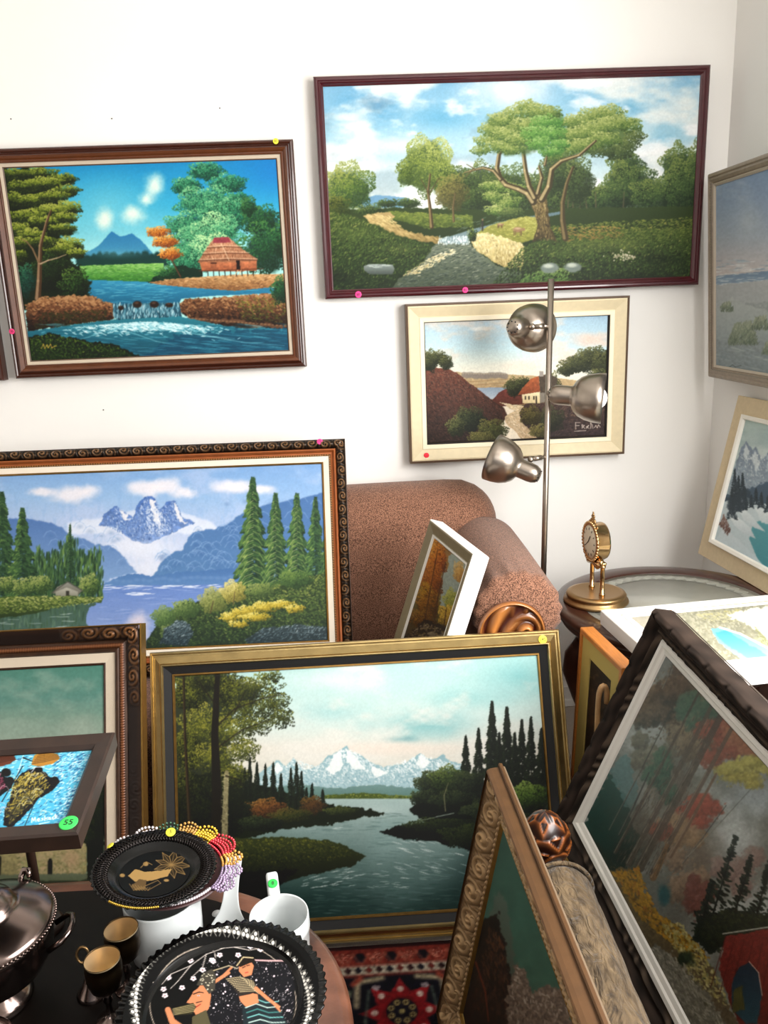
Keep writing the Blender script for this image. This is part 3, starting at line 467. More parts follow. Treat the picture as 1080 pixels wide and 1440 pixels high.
def art_winter_lake():
    s = Art(995, 584, 1235, 850, seed=11, k=1.2)
    s.grad((585, 'b4c8c4'), (640, 'c4d0ce'), (700, 'b0c0c4')); s.clouds('9fb2b4', 30, .5, .75, .6)
    s.poly([(1020, 690), (1032, 650), (1040, 628), (1048, 620), (1056, 634), (1062, 628), (1069, 648), (1076, 640), (1090, 625), (1105, 645), (1130, 615), (1160, 650), (1200, 640), (1240, 670), (1240, 730), (1020, 720)], '7c8a9c', 'aab8be', rough=2, tex=.12)
    for q in ([(1046, 624), (1052, 634), (1048, 650), (1042, 640)], [(1060, 632), (1067, 650), (1062, 668), (1056, 646)], [(1088, 630), (1098, 648), (1084, 672), (1078, 655)], [(1130, 620), (1150, 650), (1130, 680), (1118, 655)]): s.poly(q, 'dce4e4', alpha=.8, rough=2)
    s.fill([(1026, 690), (1040, 640), (1100, 640), (1130, 690)], 300, pal('76869a', 'a4b2bc', 'e4eaea'), 2.4, .8, .9, .6)
    s.poly([(1015, 700), (1080, 680), (1240, 730), (1240, 770), (1010, 730)], '54687a', '3c4c58', rough=5)
    s.poly([(995, 715), (1040, 700), (1080, 712), (1150, 740), (1240, 760), (1240, 852), (995, 852)], 'ccd8dc', 'b4c6cc', rough=2)
    s.poly([(1058, 738), (1078, 734), (1120, 745), (1240, 760), (1240, 860), (1150, 850), (1092, 828), (1080, 808), (1064, 790), (1052, 762)], '64a4ac', '3e8490')
    s.ripple(1070, 1230, 745, 840, 120, pal('3c808c', '6cacb4', '90c4c8'), 8, .9, .4, .3)
    s.poly([(1060, 716), (1085, 722), (1130, 742), (1100, 745), (1070, 738)], 'e0e8ea', 'c4d0d4', rough=1)
    for q in ([(1034, 718), (1046, 720), (1060, 734), (1076, 752), (1060, 746), (1044, 735)], [(1024, 733), (1036, 732), (1052, 745), (1062, 762), (1046, 756), (1030, 745)]): s.poly(q, 'e4ecee', 'c0ccd2', rough=1)
    s.poly([(998, 770), (1014, 745), (1040, 768), (1066, 792), (1086, 815), (1095, 832), (1060, 830)], 'd2dce0', 'b0c2ca', rough=1.5)
    dk = pal('26323c', '3a4850', '56686e')
    for x, a, b, w in ((1030, 662, 712, 7), (1036, 672, 722, 7), (1026, 690, 732, 8), (1046, 690, 720, 5), (1042, 668, 705, 6), (1055, 700, 716, 4), (1062, 690, 712, 5), (1070, 696, 716, 5), (1080, 700, 722, 6), (1092, 700, 728, 6), (1108, 706, 735, 7), (1125, 708, 740, 8), (1150, 712, 748, 9), (1180, 715, 755, 10)): s.fir(x, a, b, w, dk, .9)
    s.poly([(1018, 705), (1050, 690), (1062, 705), (1040, 722), (1020, 728)], '3a4852', rough=4, alpha=.7)
    s.fill([(1008, 742), (1014, 728), (1024, 752), (1020, 758)], 90, pal('4a3430', '7a5a50', 'b4a49c'), .8, 3, .3, .5)
    s.soften(); s.tone(.03, 2.); return s

def art_blue_peaks():
    s = Art(-40, 648, 466, 927, seed=13)
    s.grad((650, '7ea8d8'), (700, '9cbce0'), (740, 'b8c8e4'), (800, 'd0d6ea'))
    s.clouds('bccbe8', 40, .45, .7, .6); s.clouds('8fb2dc', 14, .5, .7, .35, sx=.4)
    for x, y, rx, ry in ((95, 697, 45, 17), (120, 690, 26, 13), (205, 687, 36, 17), (235, 684, 32, 19), (262, 694, 20, 12), (330, 684, 40, 12), (365, 688, 30, 10), (60, 692, 26, 9)): s.blob(x, y, rx, ry, 'f2ebee', .85, .8, .35)
    s.blob(195, 768, 90, 34, 'e6e8f2', .9, 1., .2); s.blob(210, 800, 50, 30, 'dfe3ef', .9, 1.)
    s.poly([(95, 735), (140, 728), (200, 715), (260, 722), (300, 735), (310, 750), (95, 750)], 'd4dcec', 'dfe4f0', rough=3, alpha=.9, soft=8)
    s.poly([(140, 740), (146, 722), (164, 711), (176, 722), (188, 726), (194, 708), (204, 698), (214, 697), (220, 703), (222, 718), (230, 712), (234, 705), (246, 704), (251, 712), (256, 727), (275, 735), (250, 746), (224, 758), (202, 766), (180, 757), (165, 742)], '4c70b0', '8aa4d0', rough=2.5, tex=.2)
    s.fill([(146, 738), (164, 712), (190, 728), (206, 698), (220, 704), (226, 714), (246, 704), (254, 728), (240, 746), (202, 762), (176, 752)], 760, pal('35558f', '5c80ba', 'a4b8dc', 'f4f6fb'), 2.2, .7, .9, .7, .1)
    for q in ([(210, 702), (217, 703), (218, 716), (224, 728), (226, 744), (216, 730)], [(244, 706), (250, 713), (254, 728), (268, 736), (252, 734)], [(168, 714), (176, 723), (184, 732), (174, 731)]): s.poly(q, 'f6f2f2', alpha=.85, rough=4, rs=4)
    s.fill([(205, 716), (222, 712), (240, 744), (226, 756), (208, 750)], 160, pal('a4b8dc', 'ffffff'), 2, .7, .9, .7)
    s.blob(205, 772, 60, 16, 'dfe4f1', .8, 1.)
    s.poly([(-45, 735), (30, 728), (60, 732), (88, 742), (100, 756), (120, 758), (135, 765), (155, 767), (172, 780), (192, 805), (160, 812), (130, 830), (-45, 830)], '587cb2', '8caad0', rough=2.5, soft=3)
    s.poly([(216, 808), (228, 790), (242, 778), (258, 772), (265, 755), (280, 746), (300, 744), (318, 738), (330, 728), (350, 716), (466, 690), (466, 822), (212, 820)], '537aae', '6088b4', rough=2.5, soft=3)
    for q, n in (([(265, 757), (282, 746), (318, 740), (345, 745), (345, 800), (270, 800)], 34), ([(225, 792), (260, 772), (330, 790), (330, 815), (222, 815)], 26), ([(60, 735), (100, 757), (170, 780), (180, 800), (100, 790)], 26), ([(310, 735), (350, 716), (460, 700), (460, 740), (330, 745)], 20)):
        P = np.array(q); lo, hi = P.min(0), P.max(0)
        for i in range(n):
            x, y = lo+s.r.rand(2)*(hi-lo); r = 5+s.r.rand()*7; s.line([(x-r, y+r*.5), (x-r*.6, y-r*.15), (x, y-r*.4), (x+r*.6, y-r*.1), (x+r, y+r*.5)], 1.4, .8, '93b2d8', .45); s.blob(x, y+r*.4, r*.9, r*.6, '4a70a4', .25, 1)
    s.poly([(138, 824), (165, 812), (190, 806), (215, 810), (240, 806), (300, 802), (350, 798), (350, 826), (138, 828)], '4f78ac', '6a90c0', rough=2.5)
    for i in range(22): s.blob(145+i*9.5, 815+s.r.rand()*4-i*.3, 7, 4, '86a6cc', .35, .9)
    s.poly([(-45, 828), (100, 824), (348, 822), (348, 928), (-45, 928)], '6e8cc8', 'a6b6da')
    s.ripple(130, 330, 824, 900, 160, pal('5a7cba', '8aa2d4', 'c4d0ea'), 10, .8, .4, -.03); s.ripple(140, 310, 823, 829, 30, pal('dfe6f4', 'f4f6fb'), 9, .7, .8, -.03); s.ripple(180, 215, 833, 838, 8, pal('dfe6f4', 'f4f6fb'), 9, .7, .8, -.03)
    s.blob(195, 876, 22, 24, 'ddd4de', .9, .9, .3); s.blob(200, 900, 16, 26, 'dcd6e2', .8, .9, .3)
    s.poly([(-45, 838), (60, 842), (110, 848), (135, 850), (120, 862), (125, 885), (90, 900), (60, 928), (-45, 928)], '3e5a44', '607c70', rough=5, alpha=.92)
    s.dabs(np.stack([-30+s.r.rand(260)*150, 850+s.r.rand(260)*70], 1), ramp(pal('2a4432', '4c6c4c', '7e9880'), s.r.rand(260)), 1.2, 6, 0, .15, .5); s.ripple(-30, 130, 862, 920, 50, pal('a4b4b0', 'e0e6e4'), 9, .6, .6, -.04)
    fr = pal('1a3326', '2c4a30', '4c7040', '86a054', 'b4bc74')
    for x in range(50, 142, 5):
        y0 = 760+abs(x-95)*.25+s.r.rand()*22-(12 if 85 < x < 110 else 0); s.dabs(np.stack([x+s.r.randn(70)*2.5, y0+s.r.rand(70)*(842-y0)], 1), ramp(fr, s.r.rand(70)*.7), 1.1, 6, 0, .15, .75)
    s.fir(99, 738, 838, 9, fr, .9, top=.35)
    for x, a, b, w in ((3, 694, 838, 26), (-22, 700, 838, 26), (32, 716, 834, 23)): s.fir(x, a, b, w, fr, 1.1, top=.45)
    for x, y, rx, ry in ((10, 822, 14, 12), (34, 826, 16, 14), (58, 822, 18, 13), (126, 822, 15, 15), (-20, 825, 20, 14)): s.leaf(x, y, rx, ry, int(rx*ry*1.3), pal('2c4428', '4c6634', '8a9a54', 'b0b474'), 1.7)
    s.poly([(74, 834), (80, 826), (96, 818), (116, 830), (110, 836)], '9a9a90', '706c60', rough=.6); s.poly([(78, 832), (94, 826), (110, 832), (110, 839), (78, 839)], 'b8b6a8', '8c8a7c'); s.poly([(93, 831), (97, 831), (97, 839), (93, 839)], '3a3830'); s.line([(72, 834), (95, 818), (117, 831)], 1.3, 1.3, '5a5850')
    s.poly([(-45, 842), (20, 838), (70, 838), (145, 839), (142, 847), (75, 852), (70, 858), (30, 866), (-45, 872)], '4e6430', '2c3e22', rough=2)
    s.fill([(-45, 842), (70, 838), (145, 840), (140, 847), (60, 858), (-45, 870)], 700, pal('2a3a1c', '566c30', '94a054', 'c4c484'), 2.4, .8, 0, .5, .3)
    for x, a, b, w in ((356, 674, 838, 29), (388, 696, 838, 24), (418, 696, 832, 23), (444, 701, 826, 19), (464, 700, 826, 16)): s.fir(x, a, b, w, fr, 1.25, top=.48, droop=.8)
    for x, a, b, w in ((356, 690, 832, 26), (388, 710, 830, 20), (418, 708, 824, 19)):
        n = 46
        for i in range(n):
            t = (i+.5)/n; d = -1 if i % 3 else 1; hw = w*t**.8*(.7+.4*s.r.rand()); y = a+(b-a)*t; s.line([(x, y), (x+d*hw*.6, y+hw*.25), (x+d*hw, y+hw*.85)], 1., .6, ['a8b468', 'c8c888', '7c984c'][i % 3], .7)
    s.poly([(202, 912), (212, 888), (232, 862), (255, 848), (300, 842), (350, 828), (400, 822), (466, 800), (466, 928), (202, 928)], '3a4e2a', '26362c', rough=4)
    s.fill([(206, 905), (232, 864), (300, 845), (350, 830), (464, 804), (464, 908), (210, 912)], 3000, pal('1c2c22', '3c5430', '6c8040', 'a0a458'), 2.2, .9, .1, .9, .3, base=.46)
    for x, y, rx, ry, p in ((232, 868, 18, 16, pal('3a5230', '5c7844', '90a468')), (262, 856, 20, 13, pal('3a5230', '5c7440', '9cac68')), (240, 890, 14, 12, pal('34492c', '54683c', '84945c')), (300, 844, 20, 18, pal('5a6436', '8a9250', 'bcbc84')), (328, 832, 18, 16, pal('7a7438', 'b0a858', 'e4d898')), (365, 830, 20, 10, pal('3c5030', '6c8044', 'a4ac68')), (415, 815, 24, 12, pal('2c4428', '4c6a38', '7c944c'))): s.leaf(x, y, rx, ry, int(rx*ry*1.6), p, 1.7, bias=.45)
    s.line([(296, 862), (300, 845)], 1.5, 1, '5a4a34'); s.line([(328, 850), (330, 832)], 1.5, 1, '6a5c3c')
    [s.leaf(x, y, rx, ry, int(rx*ry*1.3), pal('5c5a24', '98882c', 'cdb848', 'e8da84'), 2., bias=.5, under=False, gam=.8) for x, y, rx, ry in ((325, 868, 18, 7), (345, 860, 20, 8), (372, 854, 20, 8), (398, 850, 18, 6), (360, 868, 22, 6), (415, 856, 14, 6), (335, 878, 14, 5))]
    for q in ([(224, 905), (232, 884), (250, 872), (266, 876), (272, 892), (262, 908)], [(345, 900), (370, 884), (420, 878), (462, 882), (462, 908), (350, 908)]):
        s.poly(q, '3c4c50', '2a3a3e', rough=3); s.fill(q, 360, pal('24343a', '50646c', '9cacb0', 'dce4e4'), 2.4, .7, -.6, .7, .25, base=.3)
    s.soften(); s.tone(.03, 2.); return s

def art_green_sky():
    s = Art(-292, 936, 150, 1348, seed=17, k=.9)
    s.grad((940, '5a9080'), (985, '68968a'), (1010, '86a494'), (1045, 'a0b0a0'), (1075, '7c8c74'))
    s.blob(120, 1030, 55, 28, 'a8b8a8', .8, .9, .3); s.blob(40, 1025, 40, 20, 'a0b4a4', .7, .9, .3); s.blob(-120, 1010, 90, 40, 'b0bca8', .7, .9, .3); s.clouds('a4b8a8', 30, .5, .75, .5)
    s.poly([(-292, 1090), (-100, 1075), (150, 1070), (150, 1200), (-292, 1200)], '2c3a20', '1a2414', rough=6)
    s.fill([(-292, 1090), (-100, 1078), (150, 1075), (150, 1190), (-292, 1195)], 2200, pal('10180c', '222f16', '3f4c22', '5e6634'), 3, 1.4, .2, 1., .2, base=.35)
    s.leaf(140, 1120, 26, 70, 900, pal('0c120a', '1a2412', '34421c', '56602c'), 2.4); s.leaf(-190, 1110, 60, 60, 900, pal('0c120a', '1a2412', '34421c'), 2.4)
    s.poly([(-292, 1200), (22, 1196), (30, 1190), (120, 1188), (126, 1193), (126, 1245), (-292, 1250)], 'a09468', '847c54', rough=1.5, tex=.2)
    s.fill([(28, 1192), (124, 1190), (124, 1236), (28, 1238)], 300, pal('74704a', 'a49a70', 'b8a07c', '8c9464'), 3.4, 1.6, .2, .9, 0); s.blob(105, 1212, 18, 18, 'b49474', .6, .9, .3); s.blob(48, 1222, 16, 14, '8c9a5c', .6, .9, .3)
    s.poly([(71, 1233), (71, 1214), (73, 1210), (76, 1210), (78, 1214), (78, 1233)], '0f120c'); s.line([(0, 1210), (0, 1236)], 10, 8, '1c1a10')
    s.poly([(-292, 1238), (126, 1231), (150, 1230), (150, 1250), (-292, 1255)], '687058', '545c40', rough=2)
    s.poly([(126, 1185), (150, 1180), (150, 1262), (126, 1250)], '12160c', rough=2); s.poly([(-292, 1248), (150, 1240), (150, 1348), (-292, 1348)], '2e3420', '14180e', rough=3, tex=.2)
    s.tone(.06, 3.); return s

def art_snow_river():
    s = Art(240, 924, 790, 1315, seed=19, k=1.25)
    s.grad((928, 'b8dcd8'), (980, 'c4e0dc'), (1030, 'd4e2dc'), (1060, 'e4e0d6'), (1130, 'd8d8cc'))
    s.blob(730, 960, 110, 50, '7cbcbe', .8, 1.3, .2); s.blob(600, 1030, 120, 30, '86bec0', .8, 1.1, .4); s.blob(660, 990, 90, 26, '90c8c8', .6, 1.1, .4); s.blob(470, 1010, 70, 24, 'a4d0d0', .6, 1.1, .4); s.blob(565, 1048, 40, 8, '6ea4aa', .6, 1., .4)
    s.clouds('e8e6de', 46, .5, .72, .75); s.blob(470, 965, 110, 26, 'e8eeea', .7, 1.1, .4); s.blob(540, 1062, 160, 14, 'ecdfd2', .7, 1., .4); s.blob(720, 1035, 70, 20, 'dfe0d8', .7, 1., .4)
    s.poly([(355, 1122), (365, 1096), (380, 1086), (390, 1077), (402, 1087), (414, 1075), (428, 1091), (448, 1086), (462, 1072), (472, 1068), (480, 1062), (488, 1058), (496, 1067), (506, 1070), (520, 1080), (540, 1088), (552, 1086), (575, 1080), (586, 1072), (594, 1068), (602, 1076), (615, 1076), (624, 1070), (636, 1080), (652, 1084), (660, 1100), (660, 1130), (355, 1130)], '94b8c0', 'b4ccd0', rough=2)
    s.fill([(360, 1115), (390, 1078), (402, 1088), (414, 1076), (446, 1088), (488, 1060), (540, 1090), (594, 1070), (650, 1086), (655, 1118)], 1500, pal('7ea4ae', 'b4ced4', 'f0f6f4', 'ffffff'), 2.4, .8, .7, .8, .28, base=.55)
    for q in ([(488, 1060), (500, 1070), (515, 1092), (500, 1090), (490, 1080)], [(470, 1070), (480, 1064), (484, 1085), (470, 1100), (460, 1092)], [(390, 1079), (398, 1090), (390, 1098), (382, 1090)], [(594, 1070), (606, 1080), (596, 1092), (586, 1084)], [(520, 1084), (548, 1096), (530, 1104)]): s.poly(q, 'f8faf8', alpha=.85, rough=3)
    s.poly([(355, 1118), (430, 1113), (480, 1118), (530, 1112), (585, 1118), (660, 1112), (660, 1136), (355, 1136)], '7c9c98', '5c7c74', rough=2.5)
    s.poly([(455, 1128), (510, 1124), (590, 1130), (590, 1136), (455, 1138)], '566428', '3a4a20', rough=1.5); s.fill([(455, 1126), (590, 1128), (590, 1134), (455, 1136)], 160, pal('34441c', '6c7a30', 'a4a850'), 1.6, .8)
    s.poly([(240, 1134), (590, 1132), (790, 1134), (790, 1318), (240, 1318)], 'b0c4c0', '1e3c38')
    for x, y, rx, ry, c, al in ((340, 1230, 190, 75, '4c6a62', .7), (420, 1290, 150, 70, '143430', .85), (300, 1290, 140, 70, '0e2624', .9), (720, 1250, 120, 80, '0f2826', .95), (660, 1290, 120, 50, '14302c', .85)): s.blob(x, y, rx, ry, c, al, 1., .15)
    s.blob(545, 1190, 46, 70, '90aaa6', .75, 1.1, .2); s.blob(560, 1250, 50, 50, '64807c', .6, 1.1, .2); s.blob(535, 1150, 60, 16, 'c0d0cc', .7, 1.)
    s.ripple(440, 660, 1150, 1300, 420, pal('2c4a46', '6a8682', 'a4b8b4'), 9, .8, .3, 0.02); s.ripple(260, 790, 1250, 1310, 160, pal('0e2624', '1c403a', '3a5c54'), 10, .9, .4)
    s.ripple(430, 510, 1232, 1258, 28, pal('a4b4b0', 'f0f4f0'), 6, .6, .8, -.2); s.ripple(560, 690, 1192, 1240, 60, pal('8aa09c', 'f0f4f0'), 7, .55, .7, .25); s.ripple(330, 480, 1165, 1176, 40, pal('8aa09c', 'e0e8e4'), 7, .55, .7, -.1); s.ripple(520, 600, 1225, 1262, 24, pal('a4b4b0', 'f0f4f0'), 6, .5, .6, .1)
    dk = pal('0c120c', '182014', '2a3620', '46502c')
    s.poly([(240, 1100), (300, 1095), (360, 1110), (420, 1130), (460, 1140), (520, 1148), (540, 1154), (480, 1166), (400, 1176), (330, 1192), (240, 1200)], '18200f', rough=4)
    for x, a, b, w in ((352, 1075, 1140, 7), (362, 1082, 1142, 7), (374, 1084, 1142, 6), (385, 1082, 1146, 8), (396, 1098, 1148, 7), (410, 1090, 1150, 8), (418, 1082, 1150, 8), (425, 1095, 1150, 7), (345, 1090, 1140, 7), (440, 1112, 1148, 6), (455, 1120, 1148, 6), (432, 1118, 1148, 6)): s.fir(x, a, b, w, dk, 1., top=.4)
    for x, y, rx, ry, p in ((375, 1146, 30, 14, pal('2c1e0e', '54341a', '7c5024', '9c7238')), (440, 1142, 18, 13, pal('2c2412', '54381c', '745828')), (335, 1150, 20, 18, dk), (410, 1156, 30, 10, pal('1c2010', '3a4018', '6a5c28')), (480, 1150, 24, 6, pal('1c2410', '3a4420', '5c6430')), (360, 1168, 40, 10, dk)): s.leaf(x, y, rx, ry, int(rx*ry*1.4), p, 1.7, bias=.45)
    s.poly([(240, 955), (285, 950), (320, 970), (325, 1010), (318, 1060), (335, 1100), (345, 1150), (330, 1195), (240, 1200)], '242c14', '11160b', rough=14, rs=16, alpha=.88, soft=5); s.leaf(290, 1150, 60, 45, 900, pal('0b0e08', '161d0e', '283016', '464c20'), 2.2, bias=.35)
    lv = pal('14180c', '2a3016', '4c5420', '84842e', 'b0a850')
    for x, y, rx, ry, b in ((268, 985, 26, 26, .45), (300, 965, 40, 16, .3), (330, 985, 36, 26, .38), (365, 975, 34, 18, .35), (385, 1000, 26, 22, .33), (398, 1020, 18, 14, .3), (345, 1010, 34, 18, .36), (285, 1030, 36, 30, .55), (325, 1040, 34, 26, .5), (360, 1030, 26, 14, .38), (265, 1060, 22, 30, .4), (300, 1075, 40, 22, .58), (345, 1065, 22, 16, .45), (260, 1110, 18, 30, .3), (330, 1100, 22, 18, .45), (385, 960, 14, 8, .3)):
        s.leaf(x, y, rx, ry, int(rx*ry*.75), lv, 1.7, -.2, -.5, .7, 0, 1.5, b, gam=.75, under=(x < 335 and b < .5))
    s.trunk([(268, 1190), (264, 1120), (260, 1040), (258, 955)], 6, 2.5, '241c10', '4c3c24'); s.line([(305, 1190), (305, 1120), (302, 1040), (306, 952)], 17, 7, '1c180e'); s.line([(316, 1192), (317, 1150), (319, 1095)], 9, 6, '8c8462'); s.fill([(312, 1190), (313, 1095), (322, 1095), (321, 1190)], 120, pal('4c4630', '98906c', 'c0b890'), 2, .8, .4, .6)
    for a in ([(305, 1030), (330, 1005), (370, 990), (400, 985)], [(306, 1060), (340, 1035), (380, 1020)], [(304, 1000), (285, 975), (275, 955)], [(330, 1010), (345, 980)], [(318, 1100), (335, 1105), (345, 1118)]): s.line(a, 2.4, .8, '241e12', .8)
    s.fill([(325, 1192), (400, 1186), (480, 1192), (516, 1214), (500, 1226), (430, 1236), (330, 1245)], 10, dk)
    s.poly([(240, 1196), (330, 1188), (400, 1186), (470, 1192), (516, 1213), (500, 1226), (440, 1240), (380, 1256), (240, 1275)], '38401a', '070a06', rough=3)
    s.fill([(250, 1198), (400, 1188), (470, 1194), (505, 1212), (440, 1226), (250, 1244)], 1500, pal('11160a', '2a3214', '50561e', '84802e'), 2, .9, .3, .9, .4, base=.35)
    s.poly([(240, 1240), (420, 1232), (400, 1250), (360, 1290), (240, 1310)], '080b08', rough=5, alpha=.9)
    s.poly([(578, 1150), (600, 1120), (640, 1108), (680, 1110), (790, 1095), (790, 1250), (720, 1232), (690, 1215), (660, 1205), (620, 1195), (560, 1188), (535, 1180), (560, 1172), (600, 1166)], '12190e', '0a0e0a', rough=4)
    for x, a, b, w in ((657, 1044, 1130, 11), (675, 1034, 1130, 12), (694, 996, 1135, 15), (715, 1004, 1140, 15), (736, 1022, 1140, 13), (749, 1018, 1145, 13), (764, 1034, 1145, 14), (780, 1040, 1150, 14), (704, 1040, 1130, 12), (726, 1040, 1140, 12)): s.fir(x, a, b, w, pal('0c120b', '182014', '2c3a20', '4c5a2c'), 1.3, top=.36)
    for x, y, rx, ry, p, b in ((608, 1112, 24, 18, dk, .5), (632, 1106, 26, 20, pal('10180c', '26341a', '445428', '74803c'), .42), (660, 1112, 24, 18, dk, .45), (600, 1132, 22, 12, dk, .4), (640, 1135, 34, 14, dk, .4), (745, 1128, 30, 18, pal('14200c', '2c4014', '56702a', '84984a'), .5), (690, 1150, 40, 16, dk, .45), (620, 1170, 50, 10, pal('0c120a', '1c2612', '3c4820'), .4), (680, 1185, 60, 18, pal('0c120a', '1c2612', '3c4820'), .4), (740, 1180, 40, 26, dk, .3)): s.leaf(x, y, rx, ry, int(rx*ry*1.3), p, 1.8, bias=b)
    s.line([(628, 1150), (626, 1128), (632, 1110)], 1.6, .8, '9a9270', .7); s.line([(615, 1158), (640, 1153), (590, 1164)], 1, .7, 'b0bcb4', .7)
    s.soften(); s.tone(.035, 2.); return s

def art_market_figures():
    s = Art(-300, 1050, 135, 1204, seed=23, k=1.5)
    s.grad((1050, '6cc4dc'), (1120, '58b8d8'), (1200, '4cb0d4'))
    for y, n in ((1058, 260), (1075, 160), (1150, 300), (1100, 200)):
        q = np.stack([-290+s.r.rand(n*3)*420, y+s.r.randn(n*3)*14], 1); s.dabs(q, ramp(pal('0f3f74', '2c7cb0', 'e4f4f8', 'bce4ee'), s.r.rand(n*3)), 2.6, .7, -.4, .4, .8)
    q = np.stack([75+s.r.rand(700)*55, 1060+s.r.rand(700)*110], 1); s.dabs(q, ramp(pal('123f70', '2f80b4', 'd8eef4', 'f4fafa'), s.r.rand(700)), 2.6, .7, -.5, .4, .8)
    def fig(dx, robe, hi, bask):
        D = lambda P: [(x+dx, y) for x, y in P]
        s.line(D([(36, 1060), (14, 1128)]), 1, 1, 'f0f4f0'); s.line(D([(34, 1078), (2, 1135)]), 1.2, 1.2, '141820'); s.line(D([(50, 1130), (30, 1176)]), .9, .9, '10141c')
        s.poly(D([(22, 1100), (36, 1086), (52, 1082), (66, 1088), (70, 1096), (80, 1096), (84, 1103), (76, 1116), (64, 1124), (54, 1130), (42, 1146), (24, 1164), (12, 1178), (2, 1172), (6, 1146), (14, 1128)]), '16161a', rough=2)
        s.fill(D([(22, 1102), (38, 1088), (64, 1090), (70, 1112), (52, 1128), (36, 1146), (12, 1172), (6, 1150)]), 420, robe, 3, .8, -.9, .7)
        for i in range(22):
            x, y = 12+s.r.rand()*56+dx, 1090+s.r.rand()*66; r = 3+s.r.rand()*5; s.line([(x-r, y+r*.6), (x-r*.2, y-r*.5), (x+r*.6, y-r*.3), (x+r, y+r*.4)], .8, .5, hi, .85)
        s.poly(D([(46, 1076), (52, 1060), (66, 1054), (84, 1058), (88, 1066), (78, 1074), (60, 1079)]), bask, rough=1)
        for i in range(6): s.line(D([(48+i*2, 1074-i*3), (66, 1071-i*2.6), (86, 1066-i*2)]), .8, .6, '20160c', .8)
        s.blob(56+dx, 1084, 7, 6, '0c0a0c', 1, .3); s.line(D([(46, 1088), (52, 1080), (62, 1080), (70, 1084)]), 1, .8, 'f0f4f8'); s.blob(78+dx, 1099, 4.5, 4, '0c0a0c', 1, .4)
        s.line(D([(36, 1064), (48, 1070)]), 2.4, 1.2, '16161a')
    fig(0, pal('1a1a20', '5c5a34', 'b09a3c', 'd8c468'), 'e4e4c8', 'b8863a'); fig(-62, pal('1a1018', '5a2438', '8c3c54', 'c47c90'), 'e4c8d0', '6c3c2c'); fig(-124, pal('101830', '24407c', '4c74b4'), 'dce8f4', 'a4742c'); fig(-186, pal('1a1a14', '6c4c24', 'b07c3c'), 'e8dcb4', '8c6a34')
    s.blob(10, 1088, 8, 8, '0c0a0c', 1, .3)
    M = lambda *P: s.line([(41+x*1.0, 1168-y*1.0-x*.16) for x, y in P], 1.25, 1.1, 'f6fafa')
    M((0, 0), (1, 7), (3, 2), (5, 7), (6, 0)); M((8, 2), (11, 3), (10, 4.6), (8, 3), (9, .3), (12, .6)); M((16, 4), (14, 3.4), (16, 1.6), (13.4, .4)); M((18.6, 7), (18, 0), (19, 3), (21, 3), (21, 0)); M((25.4, 3.4), (23.4, 3), (23.4, .6), (25.4, .8), (25.6, 3.4), (26.4, 0)); M((30.6, 3.4), (28.4, 2.6), (28.6, .5), (31, .6)); M((33, 7.4), (32.6, 0)); M((35.6, 4), (32.8, 2), (36.4, 0)); M((10, -4), (24, -3.2))
    s.soften(); s.tone(.03, 2.); return s

def art_autumn_path():
    s = Art(550, 752, 662, 970, seed=29, k=1.6, bg='7a6a34')
    s.grad((755, '94683c'), (800, 'a08048'), (850, '6a5c2c'), (900, '4a3a24'), (970, '3a2c20'))
    s.poly([(640, 775), (662, 790), (640, 860), (622, 850), (626, 810)], 'a4aca0', '8c9488', rough=6)
    for x, y, rx, ry, p in ((620, 785, 14, 26, pal('6a3410', 'a4581c', 'd0882c', 'e8b454')), (612, 815, 16, 24, pal('5c3010', 'a05c1c', 'c88430')), (606, 845, 16, 24, pal('4a3010', '8c5a1c', 'b8902c')), (640, 840, 12, 16, pal('5c6428', '8c8c3c', 'b0ac5c')), (636, 862, 16, 16, pal('6a5418', 'a8842c', 'd0ac48')), (598, 872, 18, 14, pal('3a2810', '6a4418', '98702c')), (650, 800, 8, 14, pal('9c7034', 'bc9450', 'd0b47c'))): s.leaf(x, y, rx, ry, int(rx*ry*1.6), p, 1.6, da=1.6)
    for a in ([(596, 900), (606, 850), (622, 775)], [(610, 895), (620, 840), (632, 790)], [(625, 890), (632, 850)]): s.line(a, 2, 1, '4a2c18', .8)
    s.poly([(570, 900), (600, 872), (640, 880), (650, 940), (600, 970), (560, 920)], '352820', '2a2018', rough=5); s.fill([(575, 900), (600, 876), (638, 884), (640, 940), (590, 960)], 350, pal('241a14', '5c4a34', '94846c', '6a5424'), 2.4, 1, -.6, .8)
    s.blob(612, 890, 10, 5, 'a49478', .7, .8, .3); s.tone(.1, 2.); return s

